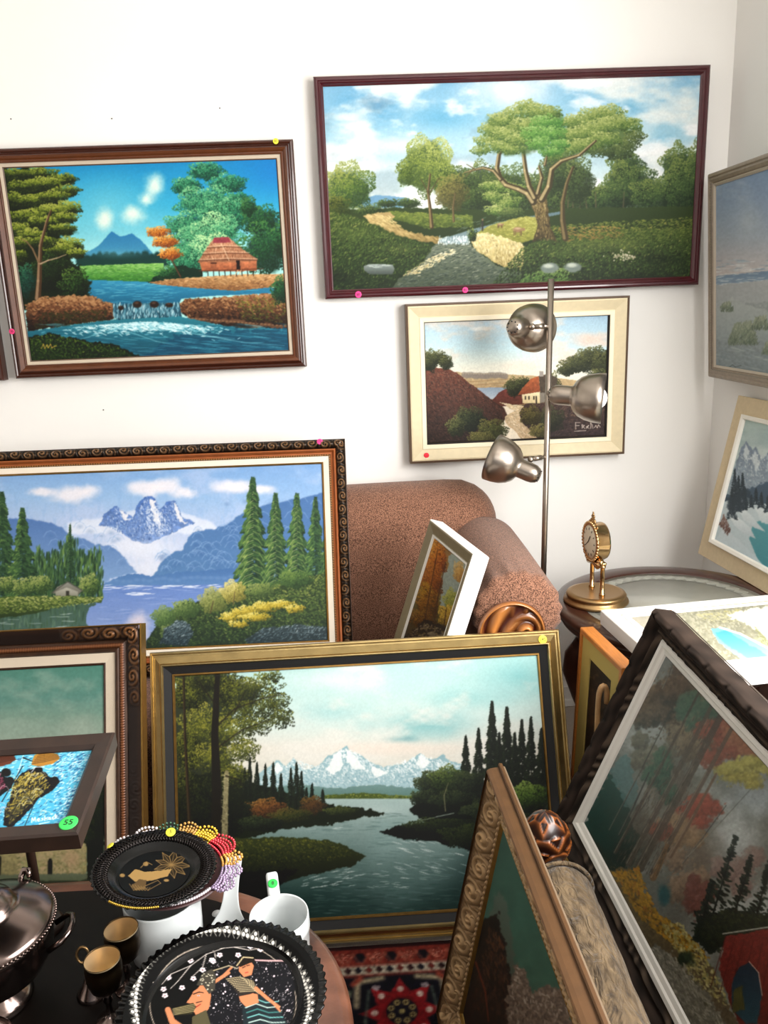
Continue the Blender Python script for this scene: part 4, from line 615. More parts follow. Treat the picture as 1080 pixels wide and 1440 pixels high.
def art_beach_sketch():
    s = Art(890, 846, 1185, 936, seed=31, k=1.3, bg='aaa892')
    s.tone(.14, 6); s.fill([(890, 850), (1185, 850), (1185, 935), (890, 935)], 1500, pal('8c8a70', 'b4b09c', 'd4d0b8', '9c987c'), 3, 1.2, .5, .9, 0)
    s.fill([(980, 868), (1040, 860), (1060, 874), (1000, 880)], 200, pal('8c8a74', 'd8d4b0', 'c0b878'), 2, .9)
    s.poly([(1020, 868), (1062, 858), (1185, 850), (1185, 900), (1130, 922), (1080, 908), (1066, 890)], 'f6f6ec', 'eceed0', rough=4); s.blob(1072, 900, 20, 8, 'e4ecc0', .8, .9, .3); s.fill([(1058, 880), (1075, 900), (1110, 925), (1070, 915)], 130, pal('8a8a64', 'c4c49c'), 2, .9, .5)
    s.poly([(1000, 886), (1018, 884), (1040, 893), (1080, 912), (1120, 936), (1060, 936), (1012, 904)], '8ad0ea', 'c8eef8', rough=2); s.poly([(1005, 890), (1022, 888), (1050, 904), (1080, 922), (1050, 922), (1014, 902)], '58b4dc', '8cd4ec', rough=2, alpha=.8)
    s.line([(1012, 884), (1040, 892), (1085, 914), (1125, 936)], 2.5, 2.5, 'ffffff', .8); s.poly([(890, 870), (915, 866), (1000, 910), (990, 936), (890, 930)], 'c8c0b4', alpha=.6, rough=4); return s

def art_barn():
    s = Art(815, 918, 1310, 1660, seed=37, k=.95, bg='7c8078')
    s.poly([(815, 918), (1310, 918), (1310, 1330), (815, 1330)], '7c807a', '6c6c64'); s.clouds('a4a8a4', 60, .45, .7, .8, sx=1.); s.clouds('5c5850', 50, .55, .8, .5, sx=1.)
    s.blob(900, 1040, 60, 60, 'b0b4b0', .8, 1.2, .3); s.blob(1035, 1180, 60, 50, 'b4b8b6', .85, 1., .3); s.blob(1075, 1120, 80, 50, 'a0aaaf', .7, 1., .3)
    s.poly([(820, 1160), (860, 1085), (885, 1130), (900, 1180), (880, 1230), (850, 1210)], '1f4c44', '16342c', rough=8); s.poly([(858, 1085), (885, 1060), (900, 1120), (890, 1150)], '5c7c7c', rough=6, alpha=.8); s.poly([(820, 1160), (850, 1200), (885, 1240), (880, 1290), (830, 1190)], '1a2c1c', rough=6)
    br = pal('241f18', '463a2c', '6c5a46', '8a7862')
    for x, y, rx, ry, c, al in ((975, 1000, 62, 60, '4a4034', .75), (1040, 1010, 70, 60, '5c4838', .6), (900, 1160, 50, 70, '4c4234', .7), (950, 1110, 46, 70, '54483a', .75), (880, 1205, 46, 34, '20261a', .85), (985, 1200, 40, 60, '6a5848', .6)): s.blob(x, y, rx, ry, c, al, 1., .35)
    for x, y, rx, ry, p in ((960, 985, 44, 36, br), (985, 1010, 60, 50, pal('3c362c', '645846', '84745c', '8c8470')), (935, 1010, 26, 30, br), (915, 1070, 22, 26, pal('3c3a30', '6a6454', '949080')), (1000, 960, 50, 40, br), (1050, 1000, 60, 50, pal('4a3c30', '7c6450', '947c64')), (930, 1090, 22, 26, pal('24382c', '3f5c48', '64745c')), (985, 1000, 26, 24, pal('34483c', '4c6450', '6a7460')), (1020, 1045, 34, 26, pal('5c3a2c', '86503e', '9c6450')), (1060, 1030, 40, 40, pal('74503c', '96664c', 'a07c60')), (985, 1140, 34, 18, pal('5c3426', '904a38', 'a8644c')), (1035, 1095, 30, 12, pal('6a6030', '98924a', 'b8b068')), (1075, 1085, 40, 14, pal('6a6434', 'a09c54', 'c0b878')), (960, 1180, 30, 26, pal('6a5840', '8c7458', 'a4907c')), (930, 1170, 14, 16, pal('5c3c30', '86503e', '9c6a56')), (960, 1240, 26, 34, pal('54483c', '84705c', 'a08c78')), (980, 1270, 18, 26, pal('4c3028', '6c443a', '84605a')), (1050, 1230, 26, 30, pal('5c4c44', '847068', '948c84'))):
        [s.leaf(x+s.r.randn()*rx*.5, y+s.r.randn()*ry*.5, rx*.55, ry*.55, int(rx*ry*.13), p, 5.5, -.2, -.4, .7, -1., .9, .4, under=False, alpha=.42, gam=.9) for _ in range(6)]; s.leaf(x, y, rx*1.1, ry*1.1, int(rx*ry*.08), p, 3.4, -.2, -.4, .6, -1., 1.2, .5, under=False, alpha=.45, gam=1.)
    for a, b, w, c in (((866, 1200), (1000, 950), 5, '4a3f34'), ((885, 1215), (1020, 965), 9, '554a3e'), ((900, 1222), (1060, 930), 13, '4f4438'), ((918, 1230), (1080, 940), 8, '5c4e40'), ((872, 1175), (915, 1088), 3, '33302a'), ((858, 1168), (950, 995), 2, '3a362e'), ((945, 1205), (1010, 1090), 6, '6a5440'), ((962, 1215), (1024, 1134), 1.6, '2c2c28'), ((935, 970), (952, 930), 1.4, '40423e'), ((970, 1205), (1060, 1110), 1.2, '54544c'), ((920, 1235), (940, 1190), 10, '7c5c38')):
        m = ((a[0]+b[0])/2+1, (a[1]+b[1])/2); s.line([a, m, b], w, w*.55, c, .85); s.line([(a[0]-w*.3, a[1]), (m[0]-w*.3, m[1])], 1.1, .6, 'c4bcae', .5)
    s.fill([(858, 1215), (960, 1010), (1010, 1010), (930, 1235)], 420, pal('2c261e', '5a4e40', '8c7c68'), 5, .8, -1.08, .12, .1, .6)
    s.blob(935, 1257, 12, 22, '2c5458', .9, .7, .4); s.blob(890, 1235, 16, 22, '24301e', .7, .9, .4)
    s.poly([(850, 1225), (880, 1220), (905, 1245), (925, 1285), (960, 1310), (1000, 1360), (1040, 1440), (1060, 1520), (980, 1540), (880, 1330)], '6c5c3c', '544c40', rough=8, tex=.2)
    s.fill([(862, 1228), (900, 1222), (925, 1285), (970, 1315), (1000, 1350), (960, 1340), (900, 1290)], 700, pal('4c3814', '8c6a20', 'bc9434', '9c5c20'), 4, 1.6, .8, .8, .1)
    s.fill([(930, 1300), (960, 1300), (1010, 1370), (1030, 1420), (980, 1390)], 260, pal('2c4030', 'b4a878', '8c8448', 'd0c898'), 3.4, 1.4, .8, .9, .1); s.blob(965, 1350, 18, 14, '1c2c20', .8, .7, .5)
    s.poly([(880, 1330), (930, 1330), (1000, 1400), (1050, 1500), (1000, 1600), (920, 1450)], '787468', '5c584c', rough=10, tex=.25); s.fill([(885, 1320), (960, 1350), (1040, 1470), (1000, 1560), (920, 1420)], 700, pal('4a463a', '7c786a', 'a8a494', '54543c'), 4, 1.2, .9, .4, 0)
    dk = pal('101612', '1e2820', '323a2e')
    for x0, y0, x1, y1, w in ((1000, 1300, 1038, 1178, 16), (1030, 1300, 1060, 1205, 14), (1060, 1310, 1085, 1215, 16), (1085, 1310, 1120, 1225, 16), (985, 1310, 1005, 1240, 12)):
        for i in range(120):
            t = s.r.rand(); u = s.r.randn()*.5*w*t; x, y = x1+(x0-x1)*t+u, y1+(y0-y1)*t+u*.3; s.dabs(np.array([[x, y]]), ramp(dk, np.array([s.r.rand()])), 4.4, 1.6, .5, .5, .95)
        s.line([(x1, y1), (x0, y0)], 1, 3, '141a16')
    s.poly([(975, 1320), (985, 1290), (1030, 1280), (1120, 1290), (1310, 1360), (1310, 1500), (1100, 1330), (1015, 1330), (1000, 1345)], '1c241c', rough=6); s.fill([(975, 1310), (1020, 1280), (1090, 1290), (1090, 1330), (1010, 1340)], 300, pal('10160f', '28301f', '40442c'), 3.6, 1.4, .4, .9)
    s.poly([(1012, 1362), (1022, 1318), (1090, 1305), (1310, 1400), (1310, 1660), (1060, 1480), (1030, 1420)], '702c26', '4c2019', rough=2, tex=.2)
    for i in range(14): s.line([(1022+i*13, 1318+i*2), (1000+i*13, 1390+i*8)], 1.4, 1.2, '4a1814', .7)
    s.line([(1018, 1314), (1092, 1303)], 2, 2, '9c9a90'); s.poly([(1030, 1420), (1030, 1385), (1040, 1362), (1055, 1354), (1068, 1368), (1072, 1400), (1066, 1440), (1050, 1440)], '1c2a38', '2c4a54', rough=1.5); s.line([(1055, 1353), (1068, 1368), (1073, 1400)], 1.3, 1.3, 'c4b4a4', .8); s.poly([(1030, 1425), (1032, 1395), (1044, 1385), (1048, 1420)], '4c4a28', rough=3)
    s.tone(.1, 3.); return s

def art_misty_crags():
    s = Art(645, 1165, 856, 1942, seed=41, k=.8, bg='3f6050')
    s.grad((1170, '44685a'), (1300, '4a7060'), (1400, '446453'), (1900, '3a4a3a')); s.tone(.08, 12)
    s.poly([(690, 1290), (700, 1260), (712, 1275), (720, 1330), (722, 1400), (690, 1420), (660, 1420)], '6a7468', '4c4c40', rough=5, alpha=.8)
    s.poly([(650, 1440), (680, 1300), (700, 1290), (712, 1350), (725, 1440), (700, 1600), (640, 1600)], '241a12', '2c2018', rough=6); s.fill([(665, 1430), (690, 1310), (708, 1330), (720, 1440)], 240, pal('1c130c', '4a3020', '6a4428'), 5, 1.3, 1.4, .4)
    s.poly([(712, 1400), (724, 1356), (734, 1368), (744, 1400), (765, 1386), (780, 1392), (792, 1400), (800, 1450), (840, 1640), (840, 1800), (700, 1800)], '7c6a5c', '4a3c34', rough=6, tex=.3)
    s.fill([(715, 1405), (728, 1362), (745, 1402), (785, 1394), (798, 1450), (800, 1600), (720, 1600)], 420, pal('3a2c24', '6c5848', '9c8c7c', 'b4a898'), 4, 1.4, 1.2, .7, .2)
    s.line([(672, 1360), (684, 1400), (688, 1440)], 3, 2, '7c3c24', .8); return s

def art_dark_figure():
    s = Art(806, 928, 870, 1262, seed=43, k=1., bg='2a1f18'); s.tone(.3, 12); s.blob(840, 1010, 14, 40, '4a3424', .8, .9, .4); s.blob(832, 1100, 16, 60, '3c2c20', .7, .9, .4); s.fill([(808, 940), (866, 970), (842, 1250), (812, 1205)], 260, pal('1c1410', '3a2a1e', '54402c'), 3, 1.4, 1.2, .8); return s
# ---------------------------------------------------------------- exposure, per-picture light level, and the camera's own axes
GA = dict(A=1., B=1.15, C=.95, D=1.05, E=1.05, F=1.2, G=1.5, H=1.32, I=1.1, J=1.1, K=1.1, L=1., M=1.25, N=1.25)
LW, LR, WS, EXPO = 100., 26., .17, 0.
_p, _r, _y = math.radians(14.35759684), math.radians(-2.26344019), math.radians(1.94725448)
_f0 = np.array([math.sin(_y), math.cos(_y), 0]); _r0 = np.array([math.cos(_y), -math.sin(_y), 0]); _u0 = np.array([0, 0, 1.])
_f = _f0*math.cos(_p)-_u0*math.sin(_p); _u = _u0*math.cos(_p)+_f0*math.sin(_p); _rt = _r0*math.cos(_r)+_u*math.sin(_r); _up = _u*math.cos(_r)-_r0*math.sin(_r)
CR = np.stack([_rt, _up, -_f], 1)
def PX(P):
    """design-sheet coordinates (in photo pixels) of points on a decorated plate"""
    v = (np.asarray(P, float)-[0, 0, 1.486]) @ CR; return np.stack([540-1141.2*v[:, 0]/v[:, 2]*1., 720+1141.2*v[:, 1]/v[:, 2]], 1)
def PQ(c, r, M):
    c = np.array(c); ax = np.array([1, 0, 0.]) if M is None else np.array((M.to_3x3() @ Vector((1, 0, 0)))); ay = np.array([0, 1., 0]) if M is None else np.array((M.to_3x3() @ Vector((0, 1, 0))))
    return [tuple(q) for q in PX([c-ax*r+ay*r, c+ax*r+ay*r, c+ax*r-ay*r, c-ax*r-ay*r])]
# ================================================================ palette of materials
mat('oil_paint', vcol=True, rough=.55, bump=.25, bs=900, spec=.25)
mat('glossy_paint', vcol=True, rough=.3, bump=.2, bs=700, spec=.4)
mat('carved_gilt', vcol=True, rough=.42, metal=.35, spec=.4); mat('carved_wood', vcol=True, rough=.32, metal=.05, coat=.2)
mat('woven_rug', vcol=True, rough=.95, bump=.6, bs=900, spec=.1); mat('lacquer_paint', vcol=True, rough=.3, spec=.15)
mat('wall_white', 'f2efea', .9, var=.012, vs=3, bump=.12, bs=60); mat('wall_shade', 'e8e6e2', .9, var=.012, vs=3, bump=.12, bs=60)
mat('carpet', 'a89c90', .97, var=.15, vs=260, bump=.8, bs=600); mat('trim_white', 'eeeae4', .5)
mat('red_brown_wood', '3c190c', .32, var=.22, vs=40, stretch=(1, 1, 6), coat=.3); mat('brown_cove', '5c3016', .35, var=.15, vs=40, coat=.2)
mat('maroon_wood', '431018', .28, var=.12, vs=30, coat=.4); mat('linen', 'c9b9a4', .9, bump=.5, bs=1500); mat('ivory_linen', 'e4d8c6', .9, bump=.4, bs=1500)
mat('cream_paint', 'd8c8a4', .55, var=.04, vs=60); mat('cream_light', 'ece0c4', .5); mat('thin_brown', '5a4636', .5); mat('dark_gap', '1c1612', .7)
mat('grey_wood', '8a7c6c', .5, var=.12, vs=60); mat('pale_board', 'cbb896', .7, var=.05, vs=80); mat('white_lip', 'e8e4da', .5)
mat('copper_cove', '9a5428', .35, metal=.4, var=.12, vs=50); mat('old_gold', '94703a', .32, metal=.85, var=.15, vs=60); mat('gold_leaf', 'b29a68', .3, metal=.92, var=.12, vs=25, bump=.2, bs=120)
mat('black_velvet', '0c0b0b', .8); mat('dark_bronze', '3a2416', .4, metal=.4, var=.25, vs=60); mat('bronze_line', '7a4a26', .4, metal=.4)
mat('backing', '6a5844', .9); mat('olive_paint', '86795c', .5, var=.06, vs=60); mat('white_paint', 'f6f4f0', .45); mat('orange_wood', 'b06a28', .4, var=.15, vs=30, stretch=(1, 8, 8), coat=.2); mat('yellow_mat', 'ab9550', .8)
mat('dark_wood', '2a1a12', .45, var=.25, vs=40, coat=.1); mat('table_wood', '3a1f16', .3, var=.2, vs=30, coat=.3); mat('tan_wood', 'a98358', .45, var=.12, vs=60)
mat('chenille', '452818', .95, vs=360, col2='a0725a', rp=(.38, .62), bump=1., bs=500, sheen=.15); mat('velvet', '382b1b', .9, vs=42, col2='786449', bump=1., bs=50, sheen=.2, bd=.012, dist=1.6, stretch=(1, .45, 1))
mat('steel', 'a89c90', .32, metal=1., var=.05, vs=30); mat('bulb', 'ffffff', .3, emis=('fff6ea', .6)); mat('brass', 'cca878', .16, metal=1.); mat('brass_satin', 'a8875c', .35, metal=1.); mat('silver', '80706a', .2, metal=1., var=.12, vs=14)  # silver's dark brown base puts the reflected dark table into the colour
mat('dial', 'd8ccb4', .5); mat('black', '0a0a0a', .3); mat('black_lacquer', '040404', .22, spec=.35); mat('porcelain', 'c4c8c8', .22, coat=.5); mat('goblet_brass', 'dcc49a', .32, metal=.75, var=.08, vs=30)
mat('grey_glass', 'a4a49a', .22, spec=.7, var=.08, vs=12); mat('salmon_stone', '2e160e', .35, vs=9, col2='84543f', bump=.1, coat=.3); mat('brown_top', '0e0805', .5, var=.3, vs=25, spec=.2); mat('brown_stone', '4a3226', .4, var=.25, vs=40)
gilt = mixc('2c150a', 'b9874a')

# ================================================================ the room
WX, WY, CH = 1.24, 2.75, 2.62
struct(MB().box((-.63, WY+.05, CH/2), (3.86, .1, CH)).build('wall_back', MATS['wall_white'], None, False))
w = MB()   # right wall with a window opening nearer the camera
for y0, y1, z0, z1 in ((1.5, WY, 0, CH), (.05, 1.5, 0, .95), (.05, 1.5, 2.25, CH), (-2.2, .05, 0, CH)): w.box((WX+.05, (y0+y1)/2, (z0+z1)/2), (.1, y1-y0, z1-z0))
struct(w.build('wall_right', MATS['wall_shade'], None, False))
wf = MB()
for c, d in (((WX+.05, 1.475, 1.6), (.08, .05, 1.3)), ((WX+.05, .075, 1.6), (.08, .05, 1.3)), ((WX+.05, .775, .975), (.08, 1.45, .05)), ((WX+.05, .775, 2.225), (.08, 1.45, .05)), ((WX+.05, .775, 1.6), (.04, .03, 1.25))): wf.box(c, d, bev=.006)
struct(wf.build('window_1', MATS['trim_white'], None, False))
struct(MB().box((-.63, .28, -.04), (3.86, 5.04, .08)).build('floor', MATS['carpet'], None, False))
struct(MB().box((-.63, .28, CH+.04), (3.86, 5.04, .08)).build('ceiling', MATS['wall_white'], None, False))
struct(MB().box((-2.51, .28, CH/2), (.1, 5.04, CH)).build('wall_left', MATS['wall_white'], None, False))
b = MB(); b.box((-.61, WY-.006, .04), (3.7, .012, .08), bev=.003); b.box((-.61, WY-.010, .015), (3.7, .016, .03), bev=.004); struct(b.build('baseboard_back', MATS['trim_white'], None, False))
struct(MB().box((WX-.006, 1.55, .04), (.012, 2.38, .08), bev=.003).build('baseboard_right', MATS['trim_white'], None, False))
for x, z in ((-1.0, 2.078), (-.695, 2.07), (-.363, 2.09), (-.453, 2.425), (-.83, 1.18)):
    o = MB().lathe([(.0001, -.001), (.0016, -.001), (.002, .0015), (.0012, .003), (.0001, .0032)], 10, Matrix.Rotation(PI/2, 4, 'X')).build('nail', mat('nail_grey', '3a3632', .5), None); o.location = (x, WY+.0004, z); tag(o, 'tiny dark nail left in the bare white wall', 'nail', 'nails left in the white wall')

# rug on the carpet
def art_rug():
    s = Art(-76, 0, 50, 146, k=4, seed=51, bg='14121c'); P = lambda X, Y: (X*100, (1.625-Y)*100)   # centimetres from the back edge
    s.poly([(-80, -1), (60, -1), (60, 1.4), (-80, 1.4)], '2a1210'); s.poly([(-80, 1.4), (60, 1.4), (60, 6.2), (-80, 6.2)], '7a2c22')
    for i in range(-10, 8):
        x = i*7.4+3; s.poly([(x-1.5, 4), (x-.8, 2.7), (x+.8, 2.7), (x+1.5, 4), (x+.8, 5.3), (x-.8, 5.3)], '161018'); s.leaf(x+3.7, 4, 1.6, 1.6, 30, pal('a85040', 'c8806a', '5a1c18'), .4, under=False); s.line([(x-3, 5.8), (x-1.6, 3), (x, 5.6)], .35, .3, 'b46a54', .7); s.line([(x+.6, 5.6), (x+2, 3), (x+3.4, 5.8)], .35, .3, 'b46a54', .7)
    s.poly([(-80, 6.2), (60, 6.2), (60, 9.2), (-80, 9.2)], 'bcb09c')
    for i in range(-32, 22): x = i*2.4; s.poly([(x-.9, 7.7), (x, 6.6), (x+.9, 7.7), (x, 8.8)], ['2a1418', '161420', '6a2420'][i % 3]); s.line([(x-1.2, 6.5), (x, 8.9)], .3, .3, '7a6a58', .6)
    s.line([(-80, 6.3), (60, 6.3)], .4, .4, '8c3428'); s.line([(-80, 9.3), (60, 9.3)], .5, .5, '94382c')
    for mx in (-66, -30, 4.5, 39):
        for my in (19.5, 50, 81, 112):
            for i in range(8):
                a = i*PI/4; c, d = math.cos(a), math.sin(a); R = 7.4 if i % 2 == 0 else 7.6
                s.blob(mx+c*R*.62, my+d*R*.62, 2.7, 2.5, '8a1a1e', 1, .3); s.poly([(mx+c*R*1.25, my+d*R*1.25), (mx+c*R*.75-d*1.8, my+d*R*.75+c*1.8), (mx+c*R*.75+d*1.8, my+d*R*.75-c*1.8)], '9a2226'); s.blob(mx+c*R*.8, my+d*R*.8, 1., 1., 'd8bcae', 1, .5)
            s.blob(mx, my, 4.4, 4.4, '7a1418', 1, .15); s.blob(mx, my, 3.7, 3.7, '1a1620', 1, .15)
            for i in range(8): a = i*PI/4+.4; s.blob(mx+math.cos(a)*2.5, my+math.sin(a)*2.5, .85, .85, 'a8925c', 1, .3); s.blob(mx+math.cos(a)*2.5, my+math.sin(a)*2.5, .4, .4, '3a2a20', 1, .4)
            s.blob(mx, my, .8, .8, 'b8a468', 1, .4)
            for d in (-1, 1):
                s.line([(mx+d*4, my-9.2), (mx+d*9.6, my-8.4)], 1.3, 1.3, 'b0a080'); s.line([(mx+d*9.6, my-8.4), (mx+d*9.8, my-2)], 1.4, 1.2, 'a8987a'); s.line([(mx+d*9, my-9.5), (mx+d*10.5, my-8)], 1.5, 1.2, 'a04434')
                for q in ((12, -5), (13.5, 0), (12.5, 4.5), (15, -8)):
                    s.blob(mx+d*q[0], my+q[1], 1.5, 1.1, 'b4a68c', 1, .4, .4); s.blob(mx+d*q[0], my+q[1]-.9, .7, .7, 'c8bca4', 1, .4); s.blob(mx+d*(q[0]-.3), my+q[1]+.1, .45, .45, '9a3428', 1, .4)
                s.line([(mx+d*11, my-6), (mx+d*13, my-2), (mx+d*12, my+2), (mx+d*13, my+6)], .35, .3, '7c8a6a'); s.blob(mx+d*8.8, my+7.5, 1.1, .8, 'b46a34', 1, .4, .4); s.blob(mx+d*5.5, my-6.6, 1.1, .9, '9c8c90', 1, .4, .4); s.line([(mx+d*7, my-6), (mx+d*8, my+2), (mx+d*7, my+8)], .35, .3, '5c6a5a')
    s.tone(.35, .5); return s
ra = art_rug(); nx, ny = 380, 430; U, V = np.meshgrid(np.linspace(-.75, .49, nx), np.linspace(1.622, .18, ny))
c = lin(np.clip(ra.sample(U.ravel()*100, (1.625-V.ravel())*100), 0, 1))
rug = raw('persian_rug', np.stack([U.ravel(), V.ravel(), np.full(U.size, .006)], 1), gridf(nx, ny)[:, ::-1], MATS['woven_rug'], None, np.clip(c*.55, .004, .9)); tag(rug, 'dark red and navy patterned rug lying on the carpet under the leaning pictures', 'rug')

# ================================================================ pictures hung on the back wall
YF = WY-.035
def hung(name, label, x0, z1, w, h): return picture(name, label, (x0, YF, z1), (1, 0, 0), (0, 0, 1), w, h)
fp_brown = [(0, -.03), (0, .004), (.004, .010), (.010, .011)]
def brown_frame(p, w, h):
    ring('frame', w, h, [(0, -.03), (0, .005), (.003, .010), (.008, .012), (.011, .010), (.012, .007), (.015, .008), (.019, .013), (.023, .014)], MATS['red_brown_wood'], p)
    ring('inner_moulding', w, h, [(.023, .014), (.029, .011), (.034, .006), (.037, .006), (.039, .009), (.041, .008), (.041, .003)], MATS['brown_cove'], p)
    ring('liner', w, h, [(.041, .003), (.043, .005), (.052, .003)], MATS['linen'], p); ring('inner_lip', w, h, [(.052, .003), (.053, .004), (.0555, .002), (.0555, -.002)], MATS['thin_brown'], p); back(p, w, h, -.026, MATS['backing'])
A = hung('framed_landscape_painting', 'thatched hut and waterfall painting in a red-brown wooden frame on the wall', -1.085, 1.988, .942, .691)
brown_frame(A, .942, .691)
canvas(A, .942, .691, .055, art_cottage_waterfall(), [(5.2, 236.6), (388.4, 223.8), (406.2, 492.4), (44.1, 507.4)], GA['A'])
sticker(A, .471-.052, .691-.006, .0125, 'e8e03a', '41', .0085); sticker(A, -.471+.012, .150, .0125, 'e83878', '50', .009)
S = hung('framed_picture', 'red-brown framed picture cut off at the left edge, only its corner showing', -1.624, 1.893, .5, .6)
brown_frame(S, .5, .6); canvas(S, .5, .6, .055, art_dunes(), [(1007, 261.8), (1251.2, 182.7), (1233.1, 549.7), (1007.1, 513.2)], 1.2, .4)
B = hung('framed_landscape_painting', 'wide painting of a twisted tree and stream in a maroon frame, highest on the wall', -.070, 2.160, 1.220, .652)
ring('frame', 1.22, .652, [(0, -.03), (0, .006), (.002, .010), (.007, .014), (.012, .014), (.014, .011), (.018, .012), (.021, .010), (.024, .006), (.028, .004), (.028, -.002)], MATS['maroon_wood'], B); back(B, 1.22, .652, -.026, MATS['backing'])
canvas(B, 1.22, .652, .028, art_great_tree(), [(454.2, 122.4), (984.8, 106.1), (969.9, 388.5), (469.0, 407.9)], GA['B'])
sticker(B, -.61+.107, .011, .0145, 'f03c8c', '80', .0105, .2); sticker(B, -.61+.452, .012, .0145, 'f03c8c', '85', .0095, -.2)
Cp = hung('framed_landscape_painting', 'painting of a path to a red-roofed cottage in a cream frame, behind the lamp', .187, 1.483, .734, .524)
ring('frame_edge', .734, .524, [(0, -.03), (0, .016), (.006, .018), (.0075, .016)], MATS['thin_brown'], Cp)
ring('frame', .734, .524, [(.0075, .016), (.012, .017), (.044, .006)], MATS['cream_paint'], Cp); ring('liner', .734, .524, [(.044, .006), (.046, .009), (.058, .008), (.060, .006)], MATS['cream_light'], Cp); ring('inner_lip', .734, .524, [(.060, .006), (.060, -.003), (.0635, -.003)], MATS['dark_gap'], Cp); back(Cp, .734, .524, -.026, MATS['backing'])
canvas(Cp, .734, .524, (.063, .066, .066, .062), art_hill_path(), [(597.7, 455), (855, 443.3), (845.3, 610.7), (600, 622.7)], GA['C'], 1.4, z=-.0025)
sticker(Cp, -.367+.056, .026, .014, 'e8283c', '', .009)

# ================================================================ pictures on the right wall
D = picture('framed_seascape_painting', 'pale painting of dunes and surf in a grey wooden frame on the right wall', (1.14, 2.642, 1.836), (0, -1, 0), (-.04, 0, .622), .9, .622)
ring('frame', .9, .622, [(0, -.028), (0, .006), (.004, .010), (.010, .012), (.014, .009), (.020, .011), (.028, .008), (.031, .004)], MATS['grey_wood'], D); ring('inner_lip', .9, .622, [(.031, .004), (.034, .006), (.040, .002), (.040, -.003)], mat('pale_grey_wood', 'b0a494', .5), D); back(D, .9, .622, -.024, MATS['backing'])
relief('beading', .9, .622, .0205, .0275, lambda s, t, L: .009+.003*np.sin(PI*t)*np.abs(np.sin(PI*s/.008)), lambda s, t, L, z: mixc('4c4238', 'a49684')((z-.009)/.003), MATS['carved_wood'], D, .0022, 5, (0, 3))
canvas(D, .9, .622, .04, art_dunes(), [(1007, 261.8), (1251.2, 182.7), (1233.1, 549.7), (1007.1, 513.2)], GA['D'], 1.)
Ep = picture('framed_winter_painting', 'snowy mountain lake painting in a flat cream frame, standing on the side table', Vector((1.111, 2.496, .6565))+.52*Vector((.197, .015, .98)).normalized(), (.078, -.997, 0), (.197, .015, .98), .70, .52)
ring('frame', .7, .52, [(0, -.016), (0, .003), (.001, .004), (.054, .004)], MATS['pale_board'], Ep); ring('liner', .7, .52, [(.054, .004), (.054, .011), (.056, .012), (.065, .010), (.068, .004), (.068, -.002)], MATS['white_lip'], Ep); back(Ep, .7, .52, -.012, MATS['backing'])
canvas(Ep, .7, .52, .068, art_winter_lake(), [(1046, 587.5), (1229.3, 635.2), (1167.1, 843.5), (1000, 764.5)], GA['E'], 1.1)

# ================================================================ pictures leaning about the room
F = picture('framed_mountain_painting', 'blue mountain lake painting in an ornate copper and black frame, standing on the sofa', (-1.2277, 2.531, 1.0870), (1, 0, -.007), (0, .407, .914), 1.2, .695)
dk = mixc('0a0705', '8a6440')
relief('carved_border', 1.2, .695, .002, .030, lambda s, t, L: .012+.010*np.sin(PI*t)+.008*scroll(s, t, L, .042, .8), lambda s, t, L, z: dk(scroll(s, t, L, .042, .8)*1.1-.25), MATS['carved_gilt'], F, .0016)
ring('frame', 1.2, .695, [(0, -.025), (0, .012), (.002, .013)], MATS['dark_bronze'], F); ring('copper_cove', 1.2, .695, [(.030, .013), (.032, .017), (.036, .017), (.042, .009), (.047, .008)], MATS['copper_cove'], F)
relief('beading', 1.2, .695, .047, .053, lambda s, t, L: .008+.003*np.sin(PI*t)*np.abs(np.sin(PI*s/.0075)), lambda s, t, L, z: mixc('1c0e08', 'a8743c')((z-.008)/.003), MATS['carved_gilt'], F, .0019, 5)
ring('liner', 1.2, .695, [(.053, .008), (.055, .007), (.070, .004)], MATS['ivory_linen'], F); ring('inner_lip', 1.2, .695, [(.070, .004), (.071, .006), (.075, .004), (.076, -.002)], MATS['old_gold'], F); back(F, 1.2, .695, -.021, MATS['backing'])
canvas(F, 1.2, .695, .076, art_blue_peaks(), [(-27.0, 671.1), (452.2, 652.4), (460.6, 899.6), (-36.5, 922.7)], GA['F'])
sticker(F, .6-.078, .695-.010, .0245, 'f03c8c', '75', .009)

G = picture('framed_castle_painting', 'green-skied castle painting in a carved bronze frame, standing behind the low table', (-1.434, 1.874, .756), (1, 0, 0), (0, .374, .927), .9, .807)
def corner(s, L, a=.17): return np.clip(1.15-np.minimum(s, L-s)/a, 0, 1)**.5
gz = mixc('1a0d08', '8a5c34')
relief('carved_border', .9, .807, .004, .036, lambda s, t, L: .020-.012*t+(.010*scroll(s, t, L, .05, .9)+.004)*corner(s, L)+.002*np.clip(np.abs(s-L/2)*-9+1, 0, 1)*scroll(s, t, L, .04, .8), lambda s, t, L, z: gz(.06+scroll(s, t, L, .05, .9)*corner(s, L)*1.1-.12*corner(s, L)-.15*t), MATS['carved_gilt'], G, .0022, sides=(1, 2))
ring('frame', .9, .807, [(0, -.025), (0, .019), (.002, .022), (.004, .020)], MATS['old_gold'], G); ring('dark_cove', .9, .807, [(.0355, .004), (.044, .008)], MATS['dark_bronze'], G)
relief('ribbed_band', .9, .807, .044, .056, lambda s, t, L: .009+.003*np.sin(PI*t)+.0008*np.sin(2*PI*s/.006), lambda s, t, L, z: mixc('2c140c', '7c4a28')((z-.009)/.004), MATS['carved_gilt'], G, .002, 7, (1, 2))
